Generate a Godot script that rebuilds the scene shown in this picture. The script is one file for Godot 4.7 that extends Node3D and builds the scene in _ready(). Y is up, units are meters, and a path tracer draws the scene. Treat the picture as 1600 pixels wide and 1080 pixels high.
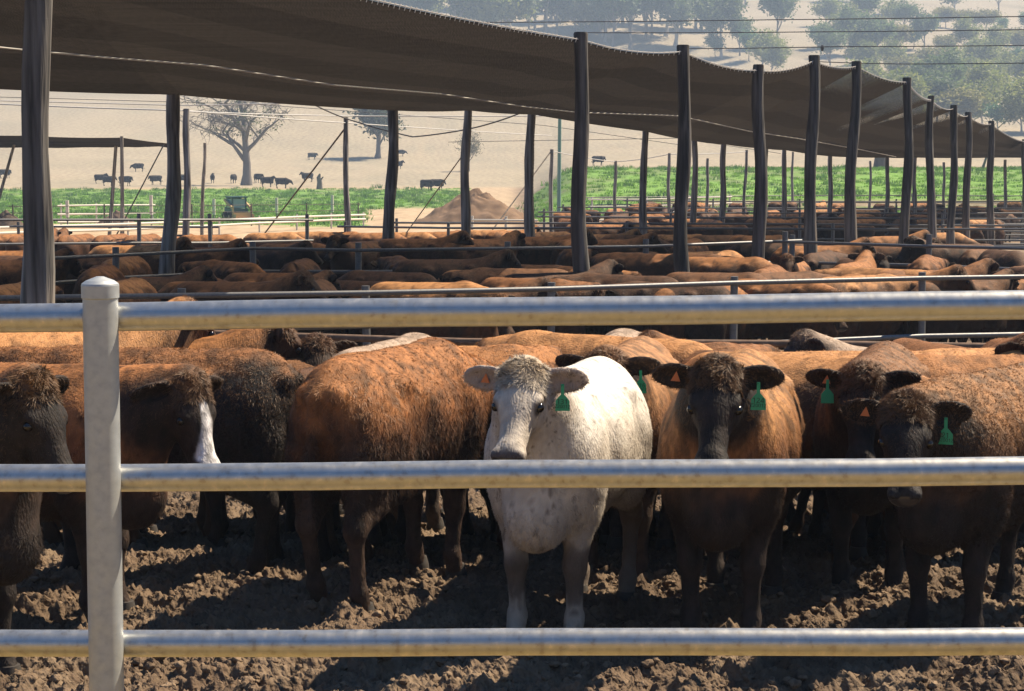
extends Node3D
# Cattle feedlot: pipe fence, steers in mud, shade cloth on timber poles, dry hill with gum trees.

const FOCAL := 3000.0            # in pixels of a 1600 wide picture
const EYE := 2.45
const PITCH := 0.09634
var M := {}
var used := {}
var rng := RandomNumberGenerator.new()
var n_a := FastNoiseLite.new()
var n_b := FastNoiseLite.new()
var n_c := FastNoiseLite.new()
var n_d := FastNoiseLite.new()

# ------------------------------------------------------------------ layout helpers (metres)
func side_at(px: float, dist: float, elev := 0.0) -> float:
	return (px - 800.0) / FOCAL * (dist * cos(PITCH) + (EYE - elev) * sin(PITCH))

func elev_at(py: float, dist: float) -> float:
	var yc := (py - 540.0) / FOCAL
	return EYE - dist * (sin(PITCH) + yc * cos(PITCH)) / (cos(PITCH) - yc * sin(PITCH))

func spot(px: float, py: float, dist: float) -> Vector3:
	var e := elev_at(py, dist)
	return Vector3(side_at(px, dist, e), e, -dist)

func on_ground(px: float, dist: float) -> Vector3:
	var x := side_at(px, dist, -0.5)
	return Vector3(x, ground_y(x, dist), -dist)

func hill_spot(px: float, py: float, from := 240.0) -> Vector3:
	var d := from
	while d < 1600.0:
		var x := side_at(px, d, elev_at(py, d))
		if ground_y(x, d) >= elev_at(py, d):
			return Vector3(x, ground_y(x, d), -d)
		d += 2.0
	return Vector3(side_at(px, 1600.0, elev_at(py, 1600.0)), ground_y(0, 1600.0), -1600.0)

const PD := [-60.0, 11.0, 16.0, 24.0, 42.0, 55.0, 80.0, 110.0, 130.0, 150.0, 170.0, 190.0, 235.0, 270.0, 300.0, 400.0, 600.0, 850.0, 1000.0, 1300.0, 1700.0]
const PL := [0.0, 0.0, -0.42, -0.55, -0.6, -1.0, -1.25, -1.5, -1.8, -1.95, -2.0, -1.9, -1.6, -1.45, -1.4, 2.45, 22.0, 59.0, 86.0, 135.0, 190.0]
const PR := [0.0, 0.0, -0.42, -0.55, -0.6, -1.0, -1.2, -1.35, -1.3, -0.5, 0.5, 1.45, 1.7, 1.5, 1.6, 4.2, 22.0, 59.0, 86.0, 135.0, 190.0]

func profile(a: Array, d: float) -> float:
	var i := 0
	while i < PD.size() - 2 and d > PD[i + 1]:
		i += 1
	var t := clampf((d - PD[i]) / (PD[i + 1] - PD[i]), 0.0, 1.0)
	if d > 280.0:
		t = lerpf(t, smoothstep(0.0, 1.0, t), 0.25)
	return lerpf(a[i], a[i + 1], t)

func ground_y(x: float, d: float) -> float:
	var h := profile(PL, d)
	if d > 100.0:
		var px := 800.0 + FOCAL * x / d
		h = lerpf(h, profile(PR, d), smoothstep(815.0, 905.0, px))
		if d > 300.0:
			h += n_a.get_noise_2d(x * 0.35, d * 0.2) * minf((d - 300.0) * 0.02, 6.0)
	return h

func mud_relief(x: float, d: float) -> float:
	var w := smoothstep(3.0, 7.0, d) * (1.0 - smoothstep(17.0, 30.0, d))
	if w <= 0.0 or absf(x) > 9.0:
		return 0.0
	var big := n_a.get_noise_2d(x * 95.0, d * 95.0)
	var mid := n_b.get_noise_2d(x, d)
	var clod := n_c.get_noise_2d(x * 1.5 + mid * 0.1, d * 1.5 + big * 0.1)
	var lump := n_c.get_noise_2d(x * 3.6 + 11.0 + mid * 0.15, d * 3.6)
	var pit := n_d.get_noise_2d(x, d)
	var small := n_b.get_noise_2d(x * 3.4 + 40.0, d * 3.4)
	var tiny := n_b.get_noise_2d(x * 8.0 + 80.0, d * 8.0)
	return w * (big * 0.035 + mid * 0.045 - maxf(0.0, pit + 0.05) * 0.12 + (-clod - 0.5) * 0.048 + (-lump - 0.5) * 0.04 + small * 0.034 + tiny * 0.028)

# ------------------------------------------------------------------ scene helpers
func numbered(called: String) -> String:
	if not used.has(called):
		used[called] = 0
		return called
	used[called] += 1
	return "%s_%03d" % [called, used[called]]

func tag(o: Node, label: String, category: String, group := "", kind := "") -> void:
	if label: o.set_meta("label", label)
	if category: o.set_meta("category", category)
	if group: o.set_meta("group", group)
	if kind: o.set_meta("kind", kind)

func thing(called: String, label: String, category: String, where := Vector3.ZERO, turn := 0.0, group := "") -> Node3D:
	var o := Node3D.new()
	o.name = numbered(called)
	add_child(o)
	o.position = where
	o.rotation.y = turn
	tag(o, label, category, group)
	return o

var kids := {}
func part(called: String, mesh: Mesh, mat: Material, parent: Node, where := Vector3.ZERO) -> MeshInstance3D:
	var o := MeshInstance3D.new()
	if parent == self:
		o.name = numbered(called)
	else:
		var key := [parent.get_instance_id(), called]
		var n: int = kids.get(key, 0)
		kids[key] = n + 1
		o.name = called if n == 0 else "%s_%03d" % [called, n]
	o.mesh = mesh
	if mat: o.material_override = mat
	o.position = where
	parent.add_child(o, true)
	return o

func copy_of(src: Node3D, where: Vector3, turn: float, label: String, group := "") -> Node3D:
	var c: Node3D = src.duplicate()
	c.name = numbered(String(src.name).rstrip("_0123456789"))
	add_child(c)
	c.position = where
	c.rotation = Vector3(0, turn, 0)
	c.set_meta("label", label)
	if group: c.set_meta("group", group)
	elif c.has_meta("group"): c.remove_meta("group")
	return c

# ------------------------------------------------------------------ mesh helpers
func tube(st: SurfaceTool, pts: Array, radii: Array, sides := 10, caps := true) -> void:
	var frames := []
	var up := Vector3(0.123, 0.31, 0.94).normalized()
	for i in pts.size():
		var t: Vector3 = (pts[mini(i + 1, pts.size() - 1)] - pts[maxi(i - 1, 0)]).normalized()
		var a := (up - t * up.dot(t))
		if a.length() < 0.05: a = Vector3.RIGHT - t * t.x
		a = a.normalized()
		up = a
		frames.append([a, t.cross(a).normalized(), t])
	for i in pts.size() - 1:
		for s in sides:
			var q := []
			for k in [[i, s], [i, s + 1], [i + 1, s + 1], [i + 1, s]]:
				var ang: float = TAU * k[1] / sides
				var nn: Vector3 = frames[k[0]][0] * cos(ang) + frames[k[0]][1] * sin(ang)
				q.append([pts[k[0]] + nn * radii[k[0]], nn, Vector2(float(k[1]) / sides, k[0])])
			for k in [0, 2, 1, 0, 3, 2]:
				st.set_normal(q[k][1]); st.set_uv(q[k][2]); st.add_vertex(q[k][0])
	if caps:
		for e in [0, pts.size() - 1]:
			var nn: Vector3 = frames[e][2] * (-1.0 if e == 0 else 1.0)
			for s in sides:
				var a0 := TAU * s / sides
				var a1 := TAU * (s + 1) / sides
				var v0: Vector3 = pts[e] + (frames[e][0] * cos(a0) + frames[e][1] * sin(a0)) * radii[e]
				var v1: Vector3 = pts[e] + (frames[e][0] * cos(a1) + frames[e][1] * sin(a1)) * radii[e]
				for v in ([pts[e], v0, v1] if e == 0 else [pts[e], v1, v0]):
					st.set_normal(nn); st.set_uv(Vector2.ZERO); st.add_vertex(v)

func tube_mesh(pts: Array, radii: Array, sides := 10, caps := true) -> ArrayMesh:
	var st := SurfaceTool.new()
	st.begin(Mesh.PRIMITIVE_TRIANGLES)
	tube(st, pts, radii, sides, caps)
	st.index()
	return st.commit()

func pipe(a: Vector3, b: Vector3, r: float, sides := 12) -> ArrayMesh:
	return tube_mesh([a, b], [r, r], sides)

func lathe(prof: Array, sides := 24) -> ArrayMesh:
	var st := SurfaceTool.new()
	st.begin(Mesh.PRIMITIVE_TRIANGLES)
	for i in prof.size() - 1:
		var p: Vector2 = prof[i]
		var q: Vector2 = prof[i + 1]
		var nv := Vector2(p.y - q.y, q.x - p.x).normalized()
		for s in sides:
			var v := []
			for k in [[p, s], [q, s], [q, s + 1], [p, s + 1]]:
				var a: float = TAU * k[1] / sides
				v.append([Vector3(k[0].x * cos(a), k[0].y, k[0].x * sin(a)), Vector3(nv.x * cos(a), nv.y, nv.x * sin(a))])
			for k in [0, 1, 2, 0, 2, 3]:
				st.set_normal(v[k][1]); st.add_vertex(v[k][0])
	st.index()
	return facing(st.commit())

# turns every triangle so that its front agrees with its normals
func facing(m: ArrayMesh) -> ArrayMesh:
	var a := m.surface_get_arrays(0)
	var V: PackedVector3Array = a[Mesh.ARRAY_VERTEX]
	var N: PackedVector3Array = a[Mesh.ARRAY_NORMAL]
	var I: PackedInt32Array = a[Mesh.ARRAY_INDEX] if a[Mesh.ARRAY_INDEX] != null else PackedInt32Array(range(V.size()))
	for t in range(0, I.size(), 3):
		var n := (V[I[t + 2]] - V[I[t]]).cross(V[I[t + 1]] - V[I[t]])
		if n.dot(N[I[t]] + N[I[t + 1]] + N[I[t + 2]]) < 0.0:
			var k := I[t + 1]
			I[t + 1] = I[t + 2]
			I[t + 2] = k
	a[Mesh.ARRAY_INDEX] = I
	var out := ArrayMesh.new()
	out.add_surface_from_arrays(Mesh.PRIMITIVE_TRIANGLES, a)
	return out

func box(st: SurfaceTool, c: Vector3, s: Vector3, b := Basis.IDENTITY) -> void:
	var h := s * 0.5
	for ax in 3:
		for sg in [-1.0, 1.0]:
			var n := Vector3.ZERO; n[ax] = sg
			var u := Vector3.ZERO; u[(ax + 1) % 3] = 1.0
			var w := n.cross(u)
			var q := []
			for k in [[-1, -1], [1, -1], [1, 1], [-1, 1]]:
				q.append(c + b * ((n + u * float(k[0]) + w * float(k[1])) * h))
			for k in [0, 2, 1, 0, 3, 2]:
				st.set_normal(b * n); st.set_uv(Vector2.ZERO); st.add_vertex(q[k])

func box_mesh(s: Vector3, c := Vector3.ZERO, b := Basis.IDENTITY) -> ArrayMesh:
	var st := SurfaceTool.new()
	st.begin(Mesh.PRIMITIVE_TRIANGLES)
	box(st, c, s, b)
	return st.commit()

func lin(r: float, g: float, b: float) -> Color:
	return Color(r, g, b).linear_to_srgb()

func mat(c: Color, rough := 0.85, metal := 0.0) -> StandardMaterial3D:
	var m := StandardMaterial3D.new()
	m.albedo_color = c
	m.roughness = rough
	m.metallic = metal
	return m

func noise_tex(size: int, freq: float, ramp: Array, sd: int, kind := FastNoiseLite.TYPE_SIMPLEX_SMOOTH, stretch := Vector2.ONE, contrast := 1.0, octaves := 4) -> ImageTexture:
	# seamless in both directions: noise on a torus in four parts blended over the borders
	var n := FastNoiseLite.new()
	n.noise_type = kind
	n.seed = sd
	n.frequency = freq
	n.fractal_octaves = octaves
	var im := n.get_seamless_image(int(size / stretch.x), int(size / stretch.y), false, false, 0.25, true)
	im.convert(Image.FORMAT_L8)
	im.resize(size, size, Image.INTERPOLATE_CUBIC)
	var g := Gradient.new()
	g.offsets = PackedFloat32Array([])
	g.colors = PackedColorArray([])
	for i in ramp.size():
		g.add_point(ramp[i][0], ramp[i][1])
	var lut := []
	for i in 256:
		lut.append(g.sample(clampf((i / 255.0 - 0.5) * contrast + 0.5, 0.0, 1.0)))
	var src := im.get_data()
	var bytes := PackedByteArray()
	bytes.resize(size * size * 3)
	for i in size * size:
		var c: Color = lut[src[i]]
		bytes[i * 3] = c.r8; bytes[i * 3 + 1] = c.g8; bytes[i * 3 + 2] = c.b8
	return ImageTexture.create_from_image(Image.create_from_data(size, size, false, Image.FORMAT_RGB8, bytes))

const BW := [[0.0, Color.BLACK], [1.0, Color.WHITE]]

func make_materials() -> void:
	var galv: StandardMaterial3D = mat(Color.WHITE, 0.47, 0.88)
	galv.albedo_texture = noise_tex(512, 0.02, [[0.0, lin(0.30, 0.285, 0.26)], [0.2, lin(0.38, 0.38, 0.375)], [0.5, lin(0.41, 0.415, 0.41)], [0.85, lin(0.45, 0.45, 0.44)], [1.0, lin(0.55, 0.52, 0.48)]], 3, FastNoiseLite.TYPE_SIMPLEX_SMOOTH, Vector2.ONE, 1.5, 5)
	galv.roughness_texture = noise_tex(512, 0.015, [[0.0, Color(0.7, 0.7, 0.7)], [1.0, Color(1, 1, 1)]], 8)
	galv.heightmap_enabled = true
	galv.heightmap_texture = noise_tex(256, 0.05, BW, 12)
	galv.heightmap_scale = 0.012
	galv.uv1_triplanar = true
	galv.uv1_world_triplanar = true
	galv.uv1_scale = Vector3(2.2, 2.2, 2.2)
	M.galv = galv
	var dull := galv.duplicate()
	dull.metallic = 0.45
	dull.roughness = 0.6
	dull.heightmap_enabled = false
	dull.albedo_color = lin(0.34, 0.34, 0.35)
	M.pipe = dull
	M.weld = mat(lin(0.3, 0.27, 0.24), 0.6, 0.5)
	M.post_galv = galv.duplicate()
	M.post_galv.albedo_texture = noise_tex(512, 0.02, [[0.0, lin(0.36, 0.37, 0.37)], [0.5, lin(0.42, 0.425, 0.425)], [1.0, lin(0.47, 0.47, 0.46)]], 4, FastNoiseLite.TYPE_SIMPLEX_SMOOTH, Vector2.ONE, 1.3, 5)
	M.post_galv.metallic = 0.55
	M.post_galv.roughness = 0.62
	M.post_galv.albedo_color = lin(0.86, 0.9, 0.93)
	var rust: StandardMaterial3D = mat(Color.WHITE, 0.9)
	rust.albedo_texture = noise_tex(256, 0.03, [[0.0, lin(0.06, 0.035, 0.022)], [0.6, lin(0.14, 0.085, 0.055)], [1.0, lin(0.22, 0.14, 0.10)]], 9)
	rust.uv1_triplanar = true
	rust.uv1_world_triplanar = true
	M.rust = rust
	var wood: StandardMaterial3D = mat(Color.WHITE, 0.9)
	wood.albedo_texture = noise_tex(512, 0.012, [[0.0, lin(0.05, 0.045, 0.04)], [0.45, lin(0.17, 0.155, 0.14)], [0.7, lin(0.24, 0.22, 0.2)], [1.0, lin(0.33, 0.31, 0.285)]], 21, FastNoiseLite.TYPE_SIMPLEX_SMOOTH, Vector2(1, 9), 1.5, 5)
	wood.heightmap_enabled = true
	wood.heightmap_texture = noise_tex(512, 0.025, BW, 22, FastNoiseLite.TYPE_SIMPLEX_SMOOTH, Vector2(1, 12), 1.6, 4)
	wood.heightmap_scale = 1.2
	wood.uv1_triplanar = true
	wood.uv1_world_triplanar = true
	wood.uv1_scale = Vector3(1.6, 0.8, 1.6)
	M.wood = wood
	M.wood_two = wood.duplicate()
	M.wood_two.vertex_color_use_as_albedo = true
	M.wood_two.vertex_color_is_srgb = true
	M.wood_dark = wood.duplicate()
	M.wood_dark.albedo_color = lin(0.42, 0.36, 0.32)
	var cloth: StandardMaterial3D = mat(Color.WHITE, 1.0)
	cloth.albedo_texture = noise_tex(512, 0.09, [[0.0, lin(0.02, 0.017, 0.0155)], [1.0, lin(0.056, 0.048, 0.043)]], 31, FastNoiseLite.TYPE_SIMPLEX, Vector2(1, 1), 1.4, 3)
	cloth.vertex_color_use_as_albedo = true
	cloth.vertex_color_is_srgb = true
	cloth.uv1_triplanar = true
	cloth.uv1_world_triplanar = true
	cloth.uv1_scale = Vector3(0.7, 0.7, 0.7)
	cloth.metallic_specular = 0.0
	cloth.backlight_enabled = true
	cloth.backlight = lin(0.12, 0.12, 0.12)
	M.cloth = cloth
	M.cable = mat(lin(0.6, 0.58, 0.54), 0.5, 0.0)
	M.wire = mat(lin(0.035, 0.035, 0.04), 0.6)
	M.wire_pale = mat(lin(0.45, 0.45, 0.44), 0.7)
	M.rope = mat(lin(0.36, 0.34, 0.32), 0.9)
	M.white = mat(lin(0.55, 0.52, 0.46), 0.8)
	M.green_steel = mat(lin(0.16, 0.3, 0.24), 0.6)
	M.tag_green = mat(lin(0.012, 0.27, 0.12), 0.5)
	M.tag_orange = mat(lin(0.5, 0.13, 0.03), 0.5)
	M.ink = mat(lin(0.01, 0.012, 0.012), 0.8)
	M.eye = mat(lin(0.006, 0.004, 0.003), 0.08)
	M.nose = mat(lin(0.03, 0.027, 0.029), 0.28)
	M.hoof = mat(lin(0.03, 0.024, 0.02), 0.8)
	var coat: StandardMaterial3D = mat(Color.WHITE, 0.75)
	coat.vertex_color_use_as_albedo = true
	coat.vertex_color_is_srgb = true
	coat.metallic_specular = 0.35
	coat.heightmap_enabled = true
	coat.heightmap_texture = noise_tex(512, 0.05, BW, 41, FastNoiseLite.TYPE_SIMPLEX_SMOOTH, Vector2(1, 2.5), 1.8, 4)
	coat.heightmap_scale = 0.3
	coat.uv1_triplanar = true
	coat.uv1_scale = Vector3(3.0, 3.0, 3.0)
	M.coat = coat
	var hair: StandardMaterial3D = mat(Color.WHITE, 0.6)
	hair.vertex_color_use_as_albedo = true
	hair.vertex_color_is_srgb = true
	hair.metallic_specular = 0.4
	hair.backlight_enabled = true
	hair.backlight = lin(0.5, 0.5, 0.5)
	M.hair = hair
	var soil: StandardMaterial3D = mat(Color.WHITE, 0.95)
	soil.vertex_color_use_as_albedo = true
	soil.vertex_color_is_srgb = true
	soil.metallic_specular = 0.35
	soil.albedo_texture = noise_tex(512, 0.03, [[0.0, lin(0.55, 0.52, 0.5)], [0.5, lin(0.82, 0.8, 0.78)], [1.0, Color.WHITE]], 51, FastNoiseLite.TYPE_SIMPLEX_SMOOTH, Vector2.ONE, 1.6, 5)
	soil.heightmap_enabled = true
	soil.heightmap_texture = noise_tex(512, 0.03, BW, 52, FastNoiseLite.TYPE_SIMPLEX_SMOOTH, Vector2.ONE, 1.5, 5)
	soil.heightmap_scale = 3.0
	soil.uv1_triplanar = true
	soil.uv1_world_triplanar = true
	soil.uv1_scale = Vector3(0.9, 0.9, 0.9)
	M.soil = soil
	var field: StandardMaterial3D = soil.duplicate()
	field.heightmap_enabled = false
	field.uv1_scale = Vector3(0.05, 0.05, 0.05)
	M.field = field
	var clod: StandardMaterial3D = soil.duplicate()
	clod.vertex_color_use_as_albedo = true
	clod.albedo_color = lin(0.95, 0.95, 0.95)
	M.clod = clod
	var leaf: StandardMaterial3D = mat(Color.WHITE, 0.7)
	leaf.vertex_color_use_as_albedo = true
	leaf.vertex_color_is_srgb = true
	leaf.backlight_enabled = true
	leaf.backlight = lin(0.7, 0.8, 0.5)
	M.leaf = leaf
	M.grass = leaf.duplicate()
	M.grass.backlight = lin(0.9, 1.0, 0.6)
	M.bark = mat(lin(0.2, 0.175, 0.15), 0.95)
	M.bark_pale = mat(lin(0.42, 0.39, 0.35), 0.95)
	M.bark_dead = mat(lin(0.15, 0.135, 0.125), 0.95)

func enc(c: Color) -> Color:      # linear to the gamma 2.2 that the vertex colours are read with
	return Color(pow(maxf(c.r, 0.0), 0.4545), pow(maxf(c.g, 0.0), 0.4545), pow(maxf(c.b, 0.0), 0.4545))

# ------------------------------------------------------------------ cattle: one continuous skin from a smooth field
class Prim:
	var round_cone := true
	var a: Vector3
	var ab: Vector3
	var ab2: float
	var ra: float
	var rb: float
	var inv: Transform3D
	var r: Vector3
	var r2: Vector3
	var k: float
	var cut := false
	var mid: Vector3
	var reach: float

static func cone(a: Vector3, b: Vector3, ra: float, rb: float, k := 0.06) -> Prim:
	var p := Prim.new()
	p.a = a; p.ab = b - a; p.ab2 = maxf(p.ab.length_squared(), 1e-6); p.ra = ra; p.rb = rb; p.k = k
	p.mid = (a + b) * 0.5
	p.reach = p.ab.length() * 0.5 + maxf(ra, rb)
	return p

static func egg(t: Transform3D, r: Vector3, k := 0.06, cut := false) -> Prim:
	var p := Prim.new()
	p.round_cone = false
	p.inv = t.affine_inverse(); p.r = Vector3(1.0 / r.x, 1.0 / r.y, 1.0 / r.z); p.r2 = p.r * p.r; p.k = k; p.cut = cut
	p.mid = t.origin
	p.reach = maxf(r.x, maxf(r.y, r.z))
	return p

static func field(p: Vector3, list: Array[Prim]) -> float:
	var d := 0.5
	for s in list:
		var e: float
		if s.round_cone:
			var w := p - s.a
			var h := clampf(w.dot(s.ab) / s.ab2, 0.0, 1.0)
			e = (w - s.ab * h).length() - (s.ra + (s.rb - s.ra) * h)
		else:
			var q := s.inv * p
			var k0 := (q * s.r).length()
			e = k0 * (k0 - 1.0) / maxf((q * s.r2).length(), 1e-5)
		if s.cut:
			e = -e
			var hh := maxf(s.k - absf(d - e), 0.0)
			d = maxf(d, e) + hh * hh / (4.0 * s.k)
		else:
			var hh := maxf(s.k - absf(d - e), 0.0)
			d = minf(d, e) - hh * hh / (4.0 * s.k)
	return d

# surface nets over a box; skip: cells whose middle lies inside this box are left out
static func skin(prims: Array[Prim], lo: Vector3, hi: Vector3, cell: float, skip: AABB) -> Array:
	const B := 6
	var nx := (int((hi.x - lo.x) / cell) / B + 1) * B
	var ny := (int((hi.y - lo.y) / cell) / B + 1) * B
	var nz := (int((hi.z - lo.z) / cell) / B + 1) * B
	var sx := nx + 1
	var sxy := sx * (ny + 1)
	var val := PackedFloat32Array()
	val.resize(sxy * (nz + 1))
	val.fill(0.5)
	var half := cell * B * 0.5
	var diag := half * 1.7321
	var live := []
	for bz in nz / B + 1:
		for by in ny / B + 1:
			for bx in nx / B + 1:
				var c := lo + Vector3(bx, by, bz) * cell * B + Vector3(half, half, half)
				var near: Array[Prim] = []
				for p in prims:
					if (c - p.mid).length() - p.reach < diag + 0.06:
						near.append(p)
				if near.is_empty():
					continue
				var d := field(c, near)
				var x1 := mini(bx * B + B, sx)
				var y1 := mini(by * B + B, ny + 1)
				var z1 := mini(bz * B + B, nz + 1)
				if absf(d) > diag * 1.8 + 0.03:
					if d < 0.0:
						for z in range(bz * B, z1):
							for y in range(by * B, y1):
								for x in range(bx * B, x1):
									val[x + y * sx + z * sxy] = -0.5
					continue
				live.append(Vector3i(bx, by, bz))
				for z in range(bz * B, z1):
					for y in range(by * B, y1):
						var at := y * sx + z * sxy
						var p := lo + Vector3(0, y, z) * cell
						for x in range(bx * B, x1):
							p.x = lo.x + x * cell
							val[at + x] = field(p, near)
	var where := PackedInt32Array()
	where.resize(val.size())
	where.fill(-1)
	var verts := PackedVector3Array()
	var cells := PackedInt32Array()
	var off := [0, 1, sx, sx + 1, sxy, sxy + 1, sxy + sx, sxy + sx + 1]
	var corner := [Vector3(0, 0, 0), Vector3(1, 0, 0), Vector3(0, 1, 0), Vector3(1, 1, 0), Vector3(0, 0, 1), Vector3(1, 0, 1), Vector3(0, 1, 1), Vector3(1, 1, 1)]
	var edges := [[0, 1], [2, 3], [4, 5], [6, 7], [0, 2], [1, 3], [4, 6], [5, 7], [0, 4], [1, 5], [2, 6], [3, 7]]
	for b in live:
		for z in range(b.z * B, mini(b.z * B + B, nz)):
			for y in range(b.y * B, mini(b.y * B + B, ny)):
				for x in range(b.x * B, mini(b.x * B + B, nx)):
					var at: int = x + y * sx + z * sxy
					var n := 0
					for k in off:
						if val[at + k] < 0.0: n += 1
					if n == 0 or n == 8:
						continue
					var base := lo + Vector3(x, y, z) * cell
					if skip.size.x > 0.0 and skip.has_point(base):
						continue
					var sum := Vector3.ZERO
					var m := 0
					for e in edges:
						var va: float = val[at + off[e[0]]]
						var vb: float = val[at + off[e[1]]]
						if (va < 0.0) != (vb < 0.0):
							sum += corner[e[0]].lerp(corner[e[1]], va / (va - vb))
							m += 1
					where[at] = verts.size()
					verts.append(base + sum / m * cell)
					cells.append(at)
	var index := PackedInt32Array()
	var steps := [1, sx, sxy]
	for at in cells:
		for ax in 3:
			var s0: float = val[at]
			var s1: float = val[at + steps[ax]]
			if (s0 < 0.0) == (s1 < 0.0):
				continue
			var u: int = steps[(ax + 1) % 3]
			var w: int = steps[(ax + 2) % 3]
			if at - u - w < 0:
				continue
			var a := where[at]
			var b := where[at - u]
			var c := where[at - u - w]
			var d := where[at - w]
			if a < 0 or b < 0 or c < 0 or d < 0:
				continue
			if s0 < 0.0:
				index.append_array(PackedInt32Array([a, c, b, a, d, c]))
			else:
				index.append_array(PackedInt32Array([a, b, c, a, c, d]))
	return [verts, index]

# What a pose holds: poll (where the top of the head is), pitch / yaw / roll of the head, feet shifts, cell sizes
class Beast:
	var poll := Vector3(0, 1.42, 0.86)
	var pitch := 0.95
	var yaw := 0.0
	var roll := 0.0
	var ear_droop := 0.12
	var feet := [Vector2.ZERO, Vector2.ZERO, Vector2.ZERO, Vector2.ZERO]   # front left, front right, hind left, hind right
	var cell := 0.026
	var head_cell := 0.012
	var fat := 1.0
	var pal := {}
	var fur := 20000
	var fur_len := 0.028
	var curl := 0.0
	var sd := 1
	var head: Transform3D
	var skin_arrays := []
	var hair_arrays := []
	var nose_arrays := []
	var hoofs := []

static func head_frame(b: Beast) -> Transform3D:
	return Transform3D(Basis(Vector3.UP, b.yaw) * Basis(Vector3.RIGHT, b.pitch) * Basis(Vector3(0, 0, 1), b.roll), b.poll)

static func at0(v: Vector3) -> Transform3D:
	return Transform3D(Basis.IDENTITY, v)

static func beast_prims(b: Beast) -> Array[Prim]:
	var L: Array[Prim] = []
	var f := b.fat
	# trunk
	L.append(egg(at0(Vector3(0, 0.965, -0.06)), Vector3(0.345 * f, 0.385, 0.70), 0.10))
	L.append(egg(at0(Vector3(0, 1.06, -0.56)), Vector3(0.27 * f, 0.30, 0.34), 0.10))
	L.append(egg(at0(Vector3(0, 1.00, 0.44)), Vector3(0.245 * f, 0.375, 0.34), 0.10))
	L.append(cone(Vector3(0, 1.21, 0.42), Vector3(0, 1.22, -0.66), 0.15, 0.13, 0.09))
	L.append(egg(at0(Vector3(0, 0.70, 0.62)), Vector3(0.16, 0.20, 0.20), 0.10))
	L.append(egg(at0(Vector3(0, 0.68, 0.1)), Vector3(0.18, 0.15, 0.52), 0.12))
	L.append(cone(Vector3(0, 1.335, 0.38), Vector3(0, 1.325, -0.72), 0.035, 0.03, 0.06))
	L.append(egg(at0(Vector3(0, 0.80, -0.30)), Vector3(0.21, 0.16, 0.25), 0.10))
	var i := 0
	for s in [1.0, -1.0]:
		var fo: Vector2 = b.feet[i]
		var ho: Vector2 = b.feet[i + 2]
		i += 1
		# fore leg
		var elbow := Vector3(s * 0.175 + fo.x * 0.2, 0.70, 0.40 + fo.y * 0.2)
		var knee := Vector3(s * 0.155 + fo.x * 0.6, 0.41, 0.45 + fo.y * 0.65)
		var fet := Vector3(s * 0.15 + fo.x * 0.95, 0.135, 0.435 + fo.y * 0.95)
		L.append(egg(Transform3D(Basis(Vector3.RIGHT, -0.35), Vector3(s * 0.185, 0.90, 0.42)), Vector3(0.115, 0.27, 0.17), 0.09))
		L.append(cone(Vector3(s * 0.18, 0.88, 0.44), elbow, 0.12, 0.098, 0.08))
		L.append(cone(elbow, knee, 0.092, 0.058, 0.05))
		L.append(egg(at0(knee), Vector3(0.058, 0.075, 0.06), 0.03))
		L.append(cone(knee, fet, 0.050, 0.043, 0.03))
		L.append(egg(at0(fet), Vector3(0.05, 0.05, 0.053), 0.03))
		L.append(cone(fet, fet + Vector3(0, -0.10, 0.045), 0.045, 0.055, 0.03))
		# hind leg
		var stifle := Vector3(s * 0.205 + ho.x * 0.1, 0.70, -0.40 + ho.y * 0.1)
		var hock := Vector3(s * 0.165 + ho.x * 0.6, 0.475, -0.735 + ho.y * 0.6)
		var hfet := Vector3(s * 0.16 + ho.x * 0.95, 0.135, -0.675 + ho.y * 0.95)
		L.append(egg(Transform3D(Basis(Vector3.RIGHT, 0.15), Vector3(s * 0.165, 0.88, -0.60)), Vector3(0.135, 0.30, 0.215), 0.09))
		L.append(cone(Vector3(s * 0.17, 0.95, -0.50), stifle, 0.14, 0.105, 0.08))
		L.append(cone(stifle, hock, 0.105, 0.052, 0.07))
		L.append(cone(Vector3(s * 0.15, 0.85, -0.74), hock, 0.085, 0.045, 0.07))
		L.append(egg(at0(hock + Vector3(0, 0.01, -0.01)), Vector3(0.046, 0.07, 0.058), 0.03))
		L.append(cone(hock, hfet, 0.047, 0.041, 0.03))
		L.append(egg(at0(hfet), Vector3(0.048, 0.05, 0.052), 0.03))
		L.append(cone(hfet, hfet + Vector3(0, -0.10, 0.045), 0.044, 0.053, 0.03))
		# shoulder blade, hip point, hollow of the flank
		L.append(egg(Transform3D(Basis(Vector3.RIGHT, -0.25), Vector3(s * 0.195, 1.05, 0.35)), Vector3(0.065, 0.25, 0.12), 0.06))
		L.append(egg(at0(Vector3(s * 0.225, 1.215, -0.36)), Vector3(0.055, 0.05, 0.075), 0.06))
		L.append(egg(at0(Vector3(s * 0.40, 0.98, -0.27)), Vector3(0.09, 0.17, 0.12), 0.10, true))
		L.append(egg(at0(Vector3(s * 0.375, 0.92, 0.27)), Vector3(0.075, 0.24, 0.05), 0.09, true))
		L.append(egg(at0(Vector3(s * 0.09, 1.20, -0.84)), Vector3(0.05, 0.05, 0.05), 0.07))
	# tail
	L.append(cone(Vector3(0, 1.28, -0.78), Vector3(0, 1.20, -0.90), 0.05, 0.036, 0.06))
	L.append(cone(Vector3(0, 1.20, -0.90), Vector3(0.015, 0.78, -0.945), 0.034, 0.026, 0.02))
	L.append(cone(Vector3(0.015, 0.78, -0.945), Vector3(0.03, 0.50, -0.93), 0.026, 0.045, 0.02))
	# neck
	var H := b.head
	var nape := H * Vector3(0, -0.10, 0.03)
	var root := Vector3(0, 1.05, 0.50)
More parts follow.
